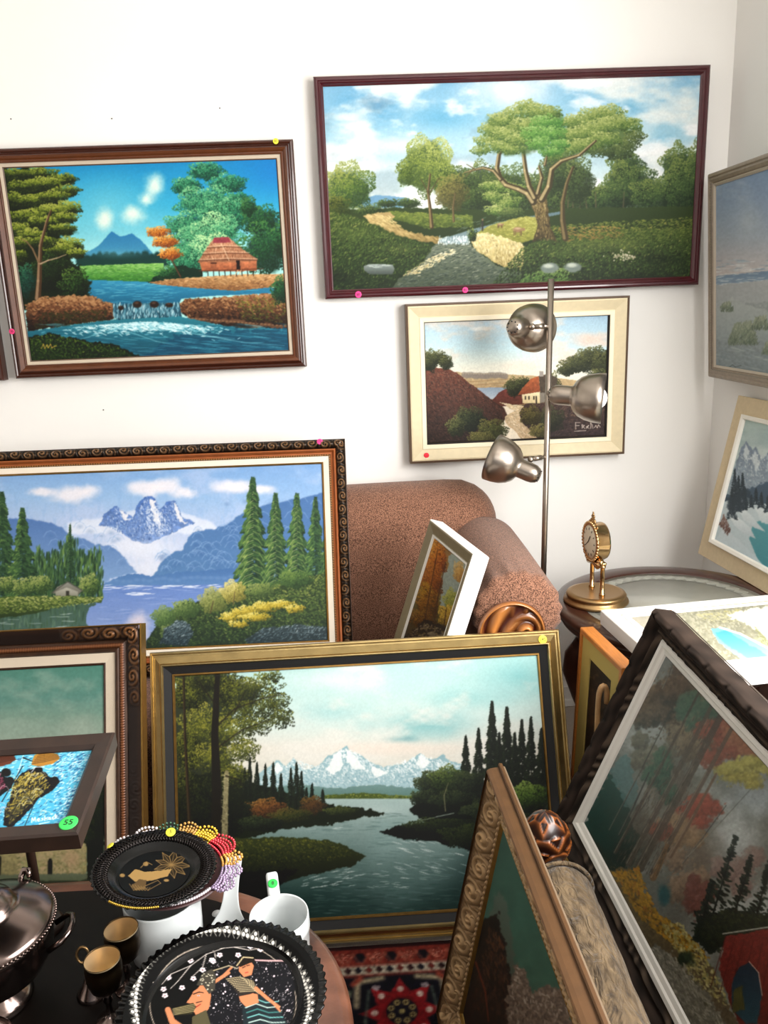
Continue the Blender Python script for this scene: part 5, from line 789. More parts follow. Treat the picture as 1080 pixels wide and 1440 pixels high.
ring('inner_moulding', .9, .807, [(.056, .009), (.059, .012), (.064, .011), (.067, .006)], MATS['dark_bronze'], G); ring('liner', .9, .807, [(.067, .006), (.069, .006), (.090, .003)], MATS['linen'], G); ring('inner_lip', .9, .807, [(.090, .003), (.092, .004), (.095, .003), (.096, -.002)], MATS['dark_bronze'], G); back(G, .9, .807, -.021, MATS['backing'])
canvas(G, .9, .807, .096, art_green_sky(), [(-275.2, 961.7), (148.5, 939.5), (153, 1316.8), (-291.2, 1345.1)], GA['G'], .9)

H = picture('framed_river_painting', 'snowy peaks and river painting in a gold frame with black liner, on the rug', (-.53, 1.8845, .6725), (1, -.008, .008), (0, .364, .931), 1.02, .708)
ring('frame', 1.02, .708, [(0, -.022), (0, .000), (.002, .004), (.005, .004), (.006, .001), (.009, .003), (.012, .003), (.026, .015), (.028, .017), (.0295, .015), (.031, .018), (.0335, .018), (.036, .013)], MATS['gold_leaf'], H)
ring('black_liner', 1.02, .708, [(.036, .013), (.037, .012), (.055, .003)], MATS['black_velvet'], H); ring('inner_lip', 1.02, .708, [(.055, .002), (.0555, .005), (.059, .005), (.061, .001), (.061, -.002)], MATS['old_gold'], H); back(H, 1.02, .708, -.018, MATS['backing'])
canvas(H, 1.02, .708, .060, art_snow_river(), [(245.0, 958.5), (756.8, 929.5), (784.5, 1279.5), (254.2, 1313.5)], GA['H'])
sticker(H, .51-.046, .708-.022, .0165, 'e8e040', '145', .0105)

J = picture('framed_autumn_painting', 'small autumn woodland painting in a white-edged frame, leaning on the brown sofa arm', (.223, 2.285, .870), (.207, -.978, 0), (.319, .068, .945), .36, .425)
ring('frame_edge', .36, .425, [(.004, -.034), (0, -.028), (0, .010), (.003, .013)], MATS['white_paint'], J); ring('frame', .36, .425, [(.003, .013), (.007, .014), (.034, .003), (.036, .005)], MATS['olive_paint'], J); ring('liner', .36, .425, [(.036, .005), (.041, .005), (.044, .001), (.046, -.002)], MATS['white_lip'], J); back(J, .36, .425, -.030, MATS['backing'], .006)
canvas(J, .36, .425, .045, art_autumn_path(), [(618, 762), (660, 790), (604, 966), (568, 912)], GA['J'], 1.6)

L_ = picture('framed_portrait_print', 'dark picture with a yellow mat in an orange wooden frame, by the side table', (.548, 1.865, .688), (.11, -.994, 0), (.044, .005, .999), .24, .68)
ring('frame', .24, .68, [(0, -.026), (0, .006), (.002, .008), (.012, .008), (.014, .004)], MATS['orange_wood'], L_); ring('mat_board', .24, .68, [(.014, .004), (.058, .003), (.059, .0)], MATS['yellow_mat'], L_); back(L_, .24, .68, -.020, MATS['backing'], .004)
canvas(L_, .24, .68, .058, art_dark_figure(), [(833.1, 935.1), (865.2, 968.9), (842.0, 1254.9), (813.3, 1206.3)], GA['L'], 1.)

Mr, Mu = Vector((.091, -.991, -.103)).normalized(), Vector((.356, -.064, .932)).normalized()
M_ = picture('framed_forest_painting', 'autumn forest and red barn painting in a heavy dark rustic frame', Vector((.434, 1.627, .298))+Mu*.58, Mr, Mu, .86, .58)
rz = mixc('050403', '40332b')
def bark(s, t, L): return .5+.22*np.sin(s*37+6*np.sin(s*11))+.18*np.sin(s*95+t*9)+.2*np.sin(t*21+np.sin(s*60)*1.5)
def knots(s, L): return np.exp(-((np.mod(s+.035, .07)-.035)/.0055)**2)
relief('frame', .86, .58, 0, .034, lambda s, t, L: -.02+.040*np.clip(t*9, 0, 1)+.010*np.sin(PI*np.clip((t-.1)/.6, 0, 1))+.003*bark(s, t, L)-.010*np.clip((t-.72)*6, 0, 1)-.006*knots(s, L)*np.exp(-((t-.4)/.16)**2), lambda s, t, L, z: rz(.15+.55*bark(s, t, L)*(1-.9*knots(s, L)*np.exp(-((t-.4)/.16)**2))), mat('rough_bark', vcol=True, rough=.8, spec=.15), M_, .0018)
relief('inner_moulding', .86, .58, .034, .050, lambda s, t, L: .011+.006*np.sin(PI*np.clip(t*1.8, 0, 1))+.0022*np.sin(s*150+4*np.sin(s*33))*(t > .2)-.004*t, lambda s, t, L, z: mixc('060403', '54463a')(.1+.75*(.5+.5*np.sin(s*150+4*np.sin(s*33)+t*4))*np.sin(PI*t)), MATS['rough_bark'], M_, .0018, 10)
ring('side_board', .86, .58, [(.002, -.03), (0, -.02)], MATS['dark_wood'], M_); ring('liner', .86, .58, [(.050, .007), (.052, .010), (.060, .009), (.063, .005), (.072, .003), (.075, -.001)], mat('grey_white', 'cfcac2', .5), M_); back(M_, .86, .58, -.026, MATS['backing'])
canvas(M_, .86, .58, .075, art_barn(), [(940, 925), (1305.7, 1327.2), (1084.0, 1653.9), (822, 1157.5)], GA['M'], .95, MATS['glossy_paint'])

N_ = picture('framed_crags_painting', 'green misty crags painting in a carved gilt acanthus frame, leaning at the bottom centre', (.258, 1.42, .5995), (.038, -.999, 0), (.194, .007, .981), .75, .602)
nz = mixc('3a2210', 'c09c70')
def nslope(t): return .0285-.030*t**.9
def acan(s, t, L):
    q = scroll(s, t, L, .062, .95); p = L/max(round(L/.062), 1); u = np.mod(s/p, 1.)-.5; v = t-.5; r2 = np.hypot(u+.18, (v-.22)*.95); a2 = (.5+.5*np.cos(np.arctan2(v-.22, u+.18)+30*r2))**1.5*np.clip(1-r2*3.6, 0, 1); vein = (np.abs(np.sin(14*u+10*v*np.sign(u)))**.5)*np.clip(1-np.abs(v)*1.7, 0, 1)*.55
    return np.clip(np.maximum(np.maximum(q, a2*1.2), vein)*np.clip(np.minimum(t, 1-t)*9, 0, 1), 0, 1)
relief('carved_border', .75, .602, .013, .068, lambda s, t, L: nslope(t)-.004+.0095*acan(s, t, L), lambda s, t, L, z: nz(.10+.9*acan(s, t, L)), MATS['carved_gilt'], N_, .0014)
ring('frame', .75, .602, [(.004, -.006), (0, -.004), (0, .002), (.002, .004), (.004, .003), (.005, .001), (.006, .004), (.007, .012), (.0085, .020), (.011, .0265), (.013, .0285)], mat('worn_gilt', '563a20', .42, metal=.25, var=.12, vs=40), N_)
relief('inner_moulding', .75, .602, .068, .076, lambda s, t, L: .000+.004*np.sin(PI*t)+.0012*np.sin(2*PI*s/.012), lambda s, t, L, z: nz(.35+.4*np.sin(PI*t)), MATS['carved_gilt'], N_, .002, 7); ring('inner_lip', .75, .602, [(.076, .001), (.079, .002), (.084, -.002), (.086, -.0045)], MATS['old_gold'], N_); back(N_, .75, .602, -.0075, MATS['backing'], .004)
canvas(N_, .75, .602, .085, art_misty_crags(), [(707.5, 1172.4), (851.4, 1585.7), (753.7, 1937.2), (656, 1430.2)], GA['N'], .9, z=-.004)

K = picture('framed_beach_print', 'white framed beach picture lying flat on the side table beside the brass clock', Vector((.62, 1.956, .690)), (.995, .102, 0), (-.102, .995, 0), .497, .40)
ring('frame', .497, .40, [(0, -.034), (0, .002), (.002, .004), (.036, .004), (.037, .002)], MATS['white_paint'], K); ring('gold_line', .497, .40, [(.037, .002), (.0385, .003), (.040, .002)], mat('tan_line', 'b89468', .5), K); ring('mat_board', .497, .40, [(.040, .002), (.055, .002), (.056, .0005)], MATS['white_paint'], K); back(K, .497, .40, -.031, MATS['backing'], .003)
canvas(K, .497, .40, .056, art_beach_sketch(), [(890.4, 872), (1082.7, 852.9), (1179.2, 909.3), (970.8, 930.8)], GA['K'], 1.2)

I_ = picture('framed_figures_painting', 'small turquoise painting of walking figures in a dark wooden frame, propped above the table', Vector((-.393, 1.159, .848))-Vector((1, .022, 0)).normalized()*.36, (1, .022, 0), (-.022, .987, .158), .36, .210)
ring('frame', .36, .210, [(.002, -.018), (0, -.016), (0, .008), (.003, .011), (.024, .008), (.029, .002), (.0295, -.002)], MATS['dark_wood'], I_); back(I_, .36, .210, -.014, MATS['backing'], .003)
canvas(I_, .36, .210, .029, art_market_figures(), [(-160.0, 1071), (134.5, 1053.5), (83.5, 1172.0), (-235.0, 1195.0)], GA['I'], 1.5)
sticker(I_, .18-.018, .021, .0098, '38c858', '55', .0125, 0, '0c2010')
st = thing('display_stand', 'dark wooden stand holding up the small turquoise painting, behind the silver tureen', 'stand', (-.585, 1.225, .45))
MB().lathe([(.0001, 0), (.036, 0), (.036, .008), (.03, .014), (.010, .018), (.0001, .018)], 32).build('base', MATS['dark_wood'], st); MB().tube([(0, 0, .012), (0, 0, .2), (0, -.05, .30), (0, -.112, .362)], [.008, .0075, .0075, .008], 12).build('post', MATS['dark_wood'], st)
MB().box((0, -.135, .3625), (.20, .12, .008), Matrix.Rotation(math.atan2(.158, .987), 3, 'X')).build('ledge', MATS['dark_wood'], st, False)

# ================================================================ sofa
so = thing('sofa', 'brown chenille sofa with rolled arms and carved wooden arm scrolls, against the back wall', 'sofa', (-.52, 2.3, 0))
def place(o, p): o.location = tuple(-np.array(p)); return o
def sofa_part(name, m, VF, cols=None): o = raw(name, VF[0], VF[1], m, so, cols, True); o.location = (.52, -2.3, 0); return o
V, Fq = rbox((-.52, 2.588, .53), (1.96, .28, .765), .138, 26); V = [np.array(v) for v in V]
for v in V:
    if v[2] > .4: v[2] += .012*math.cos((v[0]-.25)*2.2)-.008; v[1] += .016*(v[2]-.4)/.5
sofa_part('backrest', MATS['chenille'], (V, Fq)); sofa_part('seat', MATS['chenille'], rbox((-.56, 2.17, .334), (1.66, .48, .19), .06, 14)); sofa_part('base', MATS['chenille'], rbox((-.52, 2.28, .17), (1.86, .72, .22), .03, 8))
for sg, x0 in ((1, .400), (-1, -1.44)):
    V = []; n, mS = 72, 40
    for j in range(mS+1):
        t = j/mS; y = 1.926+.56*t; zc = .702+.004*t; R = .112*(1+.02*math.sin(3*t))
        for i in range(n):
            a = 2*PI*i/n; cap = math.sqrt(max(0, 1-max(0, 1-t/.055)**2))*.16+.84; fold = 1+.045*(math.sin(a*15+math.sin(a*4)*1.2)*math.exp(-t/.13))*(1 if t > .02 else .4); V.append((x0+R*cap*fold*math.cos(a)*1.02, y, zc+R*cap*fold*math.sin(a)))
    Fr = [(j*n+(i+1) % n, j*n+i, (j+1)*n+i, (j+1)*n+(i+1) % n) for j in range(mS) for i in range(n)]; V2 = list(V); Fr.append(tuple(range(n))); Fr.append(tuple(range(mS*n, mS*n+n))[::-1])
    arm = sofa_part('arm', MATS['chenille'], (V2, Fr)); pv, pf = rbox((x0+.002*sg, 2.215, .36), (.16, .56, .54), .05, 10); pan = raw('arm_panel', pv, pf, MATS['chenille'], arm, None, True)
    # carved wooden scroll on the arm front: a spiral with acanthus leaves in relief
    nr, na = 46, 150; Rr, Aa = np.meshgrid(np.linspace(.002, 1, nr), np.linspace(0, 2*PI, na, endpoint=False), indexing='ij'); X, Z = Rr*np.cos(Aa), Rr*np.sin(Aa)
    sx, sz = (X-.45)*1.0, Z-.05; rr = np.hypot(sx, sz); th = np.arctan2(sz, sx); sp = (.5+.5*np.cos(th-19*rr+1.))**.8*np.clip(1.25-rr*1.75, 0, 1); lf = (.5+.5*np.cos(17*np.arctan2(Z+1.05, X+.55)+4.5*np.hypot(X+.5, Z+.9)))**.7*np.clip(.55-X*1.1, 0, 1); lf = np.maximum(lf, (.5+.5*np.cos(9*th+7*rr))**2*np.clip(rr*2.2-.9, 0, 1)*np.clip(X*1.5+.4, 0, 1)*.8)
    hgt = np.clip(np.maximum(sp, lf*.9), 0, 1)*np.clip((1-Rr)*5, 0, 1); rimz = np.exp(-((Rr-.93)/.05)**2)*.8; hgt = np.maximum(hgt, rimz)
    P = np.stack([x0-.022*sg+X*.088, 1.919-.017*hgt*np.clip((1-Rr)*14, 0, 1)-.004, .660+Z*.089], -1).reshape(-1, 3); i, j = np.meshgrid(np.arange(nr-1), np.arange(na), indexing='ij'); j2 = (j+1) % na; Fd = np.stack([i*na+j, i*na+j2, (i+1)*na+j2, (i+1)*na+j], -1).reshape(-1, 4)
    cv = raw('carved_scroll', P, Fd[:, ::-1], MATS['carved_wood'], arm, mixc('3a0f06', 'b8763a')(hgt*1.15-.1).reshape(-1, 3), True); cv['label'] = 'gilded red-brown carved wooden scroll'
for x in (-1.36, .32):
    for y in (2.0, 2.6): MB().lathe([(.0001, 0), (.028, 0), (.032, .02), (.024, .05), (.034, .07), (.034, .075), (.0001, .075)], 20, Matrix.Translation((x+.52, y-2.3, 0))).build('foot', MATS['table_wood'], so)

# ================================================================ floor lamp with three spotlights
lp = thing('floor_lamp', 'brushed steel floor lamp with three adjustable spotlight heads, beside the sofa arm', 'lamp', (.566, 2.40, 0))
MB().lathe([(.0001, 0), (.10, 0), (.105, .004), (.105, .012), (.10, .018), (.03, .024), (.014, .04), (.0001, .04)], 48).build('base', MATS['steel'], lp)
ptop = Vector((.022, 0, 1.538)); MB().tube([(0, 0, .02), ptop*.5, ptop], .0088, 20).build('pole', MATS['steel'], lp)
def spot(neck, axis, joint, poleZ):
    """neck = far closed end of the head, axis = where it shines, joint = the swivel on the pole"""
    neck, axis = Vector(neck), Vector(axis).normalized(); M = Matrix.Translation(neck) @ axis.to_track_quat('Z', 'Y').to_matrix().to_4x4()
    prof = [(.0001, 0), (.012, .0015), (.022, .008), (.0275, .02), (.029, .034), (.0285, .062), (.029, .068), (.044, .076), (.057, .090), (.066, .110), (.071, .135), (.0725, .158), (.070, .158), (.068, .135), (.063, .112), (.054, .094), (.040, .081), (.02, .076), (.0001, .075)]
    hd = MB().lathe(prof, 48, M).build('lamp_head', MATS['steel'], lp)
    MB().ball(M @ Vector((0, 0, .135)), .034, 20).build('bulb', MATS['bulb'], hd)
    v = MB()
    for k in range(9): a = 2*PI*k/9; v.lathe([(.0001, .001), (.0022, .001), (.0022, -.001)], 8, M @ Matrix.Translation((.0165*math.cos(a), .0165*math.sin(a), .0035)) @ Matrix.Rotation(PI, 4, 'X'))
    v.build('vent_holes', MATS['black'], hd)
    p0 = Vector((ptop.x*poleZ/1.538, 0, poleZ)); j = Vector(joint); MB().tube([p0, p0.lerp(j, .3), j], .0055, 12).build('swivel_arm', MATS['steel'], hd); v2 = MB(); v2.tube([p0.lerp(j, .35), p0.lerp(j, .8)], .008, 14); v2.ball(j, .010, 12); v2.build('swivel_joint', MATS['steel'], hd)
spot((-.098, -.035, 1.408), (.58, .80, -.06), (-.032, -.004, 1.406), 1.406)
spot((.010, -.030, 1.212), (.94, -.32, -.09), (.020, -.018, 1.212), 1.212)
spot((-.018, -.062, .972), (-.84, .42, .34), (-.038, -.02, 1.018), 1.020)

# ================================================================ round side table, brass clock
tb = thing('side_table', 'round dark wooden side table with a glazed carved top and curved legs, in the corner', 'table', (.87, 2.08, 0))
MB().lathe([(.0001, .600), (.30, .600), (.312, .606), (.318, .616), (.314, .622), (.322, .628), (.330, .638), (.330, .646), (.326, .652), (.316, .655), (.262, .655), (.258, .652), (.256, .647), (.0001, .647)], 96).build('tabletop', MATS['table_wood'], tb)
MB().lathe([(.0001, .651), (.2565, .651), (.2565, .648)], 64).build('glass_inset', MATS['grey_glass'], tb)
rg = MB()
for k in range(44):
    a = 2*PI*k/44; rg.box((.222*math.cos(a), .222*math.sin(a), .6513), (.036, .020, .002), Matrix.Rotation(a+PI/2+.62, 3, 'Z'), .0014)
MB().lathe([(.204, .6513), (.240, .6513)], 72).build('etched_band', mat('band_grey', '75756c', .3, var=.1, vs=40), tb); rg.build('carved_ring', mat('ring_grey', '94948a', .4, var=.12, vs=60), tb)
MB().lathe([(.268, .60), (.272, .56), (.258, .52), (.262, .505), (.248, .50), (.244, .56), (.24, .60)], 64).build('apron', MATS['table_wood'], tb)
for k in range(4):
    a = PI*.98+k*PI/2; d = Vector((math.cos(a), math.sin(a), 0)); pr = [(.235, .56, .034), (.262, .50, .044), (.268, .46, .042), (.25, .38, .032), (.215, .28, .024), (.20, .18, .020), (.205, .10, .018), (.235, .045, .020), (.262, .022, .024), (.27, .0, .020)]
    lg = MB().tube([d*r+Vector((0, 0, z)) for r, z, _ in pr], [q for *_, q in pr], 18).build('leg', MATS['table_wood'], tb); fo = MB()
    for q in (-1, 0, 1): fo.ball(d*.272+d.cross(Vector((0, 0, 1)))*.012*q+Vector((0, 0, .016)), (.016, .013, .015), 10)
    fo.build('paw_foot', MATS['table_wood'], lg)
ck = thing('mantel_clock', 'brass drum clock on two columns and a round brass base, on the side table', 'clock', Matrix.Translation((.658, 2.123, .655)) @ Matrix.Rotation(math.atan2(-.1, -.995), 4, 'Z'))
MB().lathe([(.0001, 0), (.086, 0), (.090, .004), (.088, .009), (.080, .012), (.079, .018), (.083, .022), (.080, .027), (.070, .030), (.066, .0295), (.0001, .029)], 72).build('base', MATS['brass_satin'], ck)
for y in (-.036, .036):
    cl = MB().lathe([(.0001, .028), (.0085, .028), (.0085, .034), (.0062, .036), (.0062, .108), (.0085, .110), (.0085, .116), (.0001, .116)], 20, Matrix.Translation((-.002, y, 0))).build('column', MATS['brass'], ck)
Mz = Matrix.Translation((0, 0, .176)) @ Matrix.Rotation(PI/2, 4, 'Y')
MB().lathe([(.0001, -.022), (.040, -.022), (.050, -.018), (.0525, -.012), (.0525, .016), (.054, .018), (.054, .022), (.048, .024), (.046, .022), (.0001, .021)], 64, Mz).build('drum', MATS['brass'], ck)
bz = MB()
for k in range(36): a = 2*PI*k/36; bz.ball((.021, .0535*math.cos(a), .176+.0535*math.sin(a)), (.004, .0045, .0045), 8)
bz.build('beaded_bezel', MATS['brass'], ck)
dl = MB().lathe([(.0001, .0262), (.030, .0255), (.045, .0225), (.045, .0215)], 48, Mz).build('dial', MATS['dial'], ck)
hm = MB(); hm.box((.0275, .006, .184), (.0008, .0025, .026), Matrix.Rotation(-.6, 3, 'X')); hm.box((.0275, -.008, .170), (.0008, .002, .030), Matrix.Rotation(-.9, 3, 'X'))
for k in range(12): a = PI*k/6; hm.box((.0252, .037*math.cos(a), .176+.037*math.sin(a)), (.001, .007, .002), Matrix.Rotation(a, 3, 'X'))
hm.build('hands_and_marks', MATS['black'], dl, False)
cr = MB(); cr.tube([(0.01, -.052, .122), (0.01, -.03, .112), (.01, 0, .118), (.01, .03, .112), (.01, .052, .122)], [.005, .008, .007, .008, .005], 12); cr.box((.004, 0, .121), (.030, .088, .008), bev=.003)
for s_ in (-1, 1): cr.tube([(.01, s_*.052, .122), (.014, s_*.058, .130), (.012, s_*.052, .136), (.01, s_*.047, .130)], .0035, 8); cr.ball((.006, s_*.036, .127), (.011, .012, .009), 12)
cr.build('cradle', MATS['brass'], ck)
tp = MB()
for q in ((0, .232, .006), (-.010, .236, .005), (.010, .236, .005), (0, .242, .0055), (-.006, .247, .004), (.006, .247, .004), (0, .252, .0045), (0, .258, .003), (-.022, .229, .004), (.022, .229, .004), (-.030, .222, .004), (.030, .222, .004)): tp.ball((.014, q[0], q[1]), (q[2]*.8, q[2], q[2]), 10)
tp.tube([(.014, -.016, .230), (.014, -.008, .240), (.014, 0, .236), (.014, .008, .240), (.014, .016, .230)], .0022, 8); tp.build('finial', MATS['brass_satin'], ck)
rn = MB().tube([(-.02+.012*math.cos(a), -.096+.010*math.sin(a), .012+.004*math.sin(a)) for a in np.linspace(0, 2*PI, 20)], .0011, 8).build('wire_ring', mat('dark_wire', '4a3c2c', .4, metal=.6), ck)
cd = MB().tube([(.585, 2.30, .60), (.578, 2.29, .45), (.572, 2.28, .30), (.575, 2.30, .10), (.60, 2.33, .004), (.68, 2.5, .004)], .0022, 8).build('power_cord', MATS['black'], None); tag(cd, 'thin black cord hanging down behind the left of the round side table', 'cord')

# ================================================================ velvet armchair (facing away) with carved rosebud arm post
ac = thing('armchair', 'armchair upholstered in beige velvet with carved rosebud arm posts, under the leaning pictures', 'armchair', (.66, .85, 0))
def ap(name, VF, m=None, par=None): o = raw(name, VF[0], VF[1], m or MATS['velvet'], par or ac, None, True); o.location = (-.66, -.85, 0) if par is None else (0, 0, 0); return o
for x0 in (.336, 1.04):
    V = []; n, mS = 40, 60
    for j in range(mS+1):
        t = j/mS; y = 1.262-.81*t; e = min(1, math.sqrt(max(.02, 1-max(0, 1-t/.04)**2))); R = .060*(.86+.14*e)
        for i in range(n): a = 2*PI*i/n; q = 1+.012*math.sin(9*t*6+a*3)+.01*math.sin(a*5+t*31); V.append((x0+R*q*math.cos(a), y, .430+R*q*math.sin(a)))
    Fr = [(j*n+i, j*n+(i+1) % n, (j+1)*n+(i+1) % n, (j+1)*n+i) for j in range(mS) for i in range(n)]; Fr += [tuple(range(n))[::-1], tuple(range(mS*n, mS*n+n))]
    am = ap('arm', (V, Fr)); ap('arm_panel', rbox((x0, .83, .27), (.09, .74, .30), .03, 8), par=am)
    ap('piping', (lambda q: (q.v, q.f))(MB().tube([(x0+.062*math.cos(a), 1.255, .430+.062*math.sin(a)) for a in np.linspace(0, 2*PI, 40)], .004, 8)), par=am)
    # rosebud post
    nz_, na = 70, 90; T, Aa = np.meshgrid(np.linspace(0, 1, nz_), np.linspace(0, 2*PI, na, endpoint=False), indexing='ij'); R = .046*np.sin(PI*np.clip(T*.93+.07, 0, 1))**.62+.0002; ph = Aa*2.5*2; wv = np.abs(np.sin(ph/2+PI*np.floor(T*4.4)/2)); pet = np.mod(-T*4.2+.75*wv+.3, 1.); hg = np.clip(1-pet*1.2, 0, 1)
    Pp = np.stack([x0-.008+R*(1+.10*hg)*np.cos(Aa), 1.335+R*(1+.10*hg)*np.sin(Aa), .432+.112*T], -1).reshape(-1, 3); i, j = np.meshgrid(np.arange(nz_-1), np.arange(na), indexing='ij'); j2 = (j+1) % na
    po = MB().tube([(x0-.008, 1.335, 0), (x0-.008, 1.335, .05), (x0-.008, 1.335, .30), (x0-.008, 1.335, .416), (x0-.008, 1.335, .44)], [.022, .028, .030, .038, .026], 20); po.box((x0-.004, 1.285, .36), (.05, .10, .05), bev=.008); pst = ap('front_post', (po.v, po.f), MATS['table_wood'])
    rb = raw('carved_rosebud', Pp, np.stack([i*na+j, i*na+j2, (i+1)*na+j2, (i+1)*na+j], -1).reshape(-1, 4), MATS['carved_wood'], pst, mixc('1c0703', '9a5626')((1-pet)**5*1.3).reshape(-1, 3), True); rb['label'] = 'glossy red-brown carved rosebud'
    MB().tube([(x0-.66, -.38, 0), (x0-.66, -.37, .16)], [.018, .026], 16).build('leg', MATS['table_wood'], ac)
ap('seat', rbox((.69, .85, .135), (.58, .74, .13), .05, 12)); ap('backrest', rbox((.69, .43, .44), (.74, .12, .62), .055, 14))
cn = thing('walking_cane', 'pale wooden crook handle poking up beside the heavy dark rustic frame', 'cane', (.513, 1.645, 0))
pts = [(0, 0, .012), (.008, .006, .30), (.012, .012, .57), (.013, .012, .60)]+[(.013+.0095-.0095*math.cos(a), .012-.012*math.sin(a)*.3, .60+.034*math.sin(a)) for a in np.linspace(.3, PI, 10)]+[(.031, .010, .588)]
MB().tube(pts, [.006]*4+[.0065]*10+[.0055], 14).build('shaft', MATS['tan_wood'], cn); MB().lathe([(.0001, 0), (.011, 0), (.0115, .014), (.009, .018)], 16).build('rubber_tip', MATS['black'], cn)

# ================================================================ low table and the things on it
TZ = .45
def sup(a, b, n, k=2.5): return [(math.copysign(abs(math.cos(t))**(2/k), math.cos(t))*a, math.copysign(abs(math.sin(t))**(2/k), math.sin(t))*b) for t in np.linspace(0, 2*PI, n, endpoint=False)]
ct = thing('coffee_table', 'low rounded table with a dark top and salmon-brown stone rim, covered with crockery', 'table', (-.60, .93, 0))
def oval(prof, n=120):
    V = []; F = []
    for a, b, z in prof: V += [(x, y, z) for x, y in sup(a, b, n)]
    for j in range(len(prof)-1): F += [(j*n+i, j*n+(i+1) % n, (j+1)*n+(i+1) % n, (j+1)*n+i) for i in range(n)]
    return V, F
V, Fq = oval([(.505, .385, TZ-.03), (.545, .405, TZ-.03), (.56, .42, TZ-.022), (.56, .42, TZ-.008), (.552, .412, TZ-.001), (.54, .40, TZ), (.505, .385, TZ)]); raw('rim', V, Fq, MATS['salmon_stone'], ct, None, True)['label'] = 'salmon-brown stone rim'
V, Fq = oval([(.505, .385, TZ-.03), (.505, .385, TZ)]); Fq += [tuple(range(120))[::-1], tuple(range(120, 240))]; raw('tabletop', V, Fq, MATS['brown_top'], ct)
for x, y in ((-.34, -.22), (.34, -.22), (-.34, .2), (.34, .2)): MB().tube([(x*1.1, y*1.1, 0), (x*1.02, y*1.02, .2), (x, y, TZ-.028)], [.018, .022, .032], 16).build('leg', MATS['table_wood'], ct)

def tilt(nx, ny): z = Vector((nx, ny, 1)).normalized(); x = Vector((1, 0, -nx)).normalized(); y = z.cross(x); return Matrix(((x.x, y.x, z.x, 0), (x.y, y.y, z.y, 0), (x.z, y.z, z.z, 0), (0, 0, 0, 1)))
def plate_face(root, r, z, art, quad, gain, n=90, dens=None):
    """flat painted centre of a plate: concentric grid carrying the decoration"""
    R, Aa = np.meshgrid(np.linspace(0.004, 1, n), np.linspace(0, 2*PI, n*4, endpoint=False), indexing='ij'); X, Y = R*np.cos(Aa), R*np.sin(Aa); Hm = homog(quad); p = Hm @ np.stack([(X.ravel()+1)/2, (1-Y.ravel())/2, np.ones(X.size)]); c = lin(np.clip(art.sample(p[0]/p[2], p[1]/p[2]), 0, 1))/gain
    m = n*4; i, j = np.meshgrid(np.arange(n-1), np.arange(m), indexing='ij'); j2 = (j+1) % m
    return raw('painted_decoration', np.stack([X.ravel()*r, Y.ravel()*r, np.full(X.size, z)], 1), np.stack([i*m+j, i*m+j2, (i+1)*m+j2, (i+1)*m+j], -1).reshape(-1, 4)[:, ::-1] if False else np.stack([i*m+j, (i+1)*m+j, (i+1)*m+j2, i*m+j2], -1).reshape(-1, 4), MATS['lacquer_paint'], root, np.clip(c, .002, .9))
CB = (312.5, 1411, 123.5, 103)
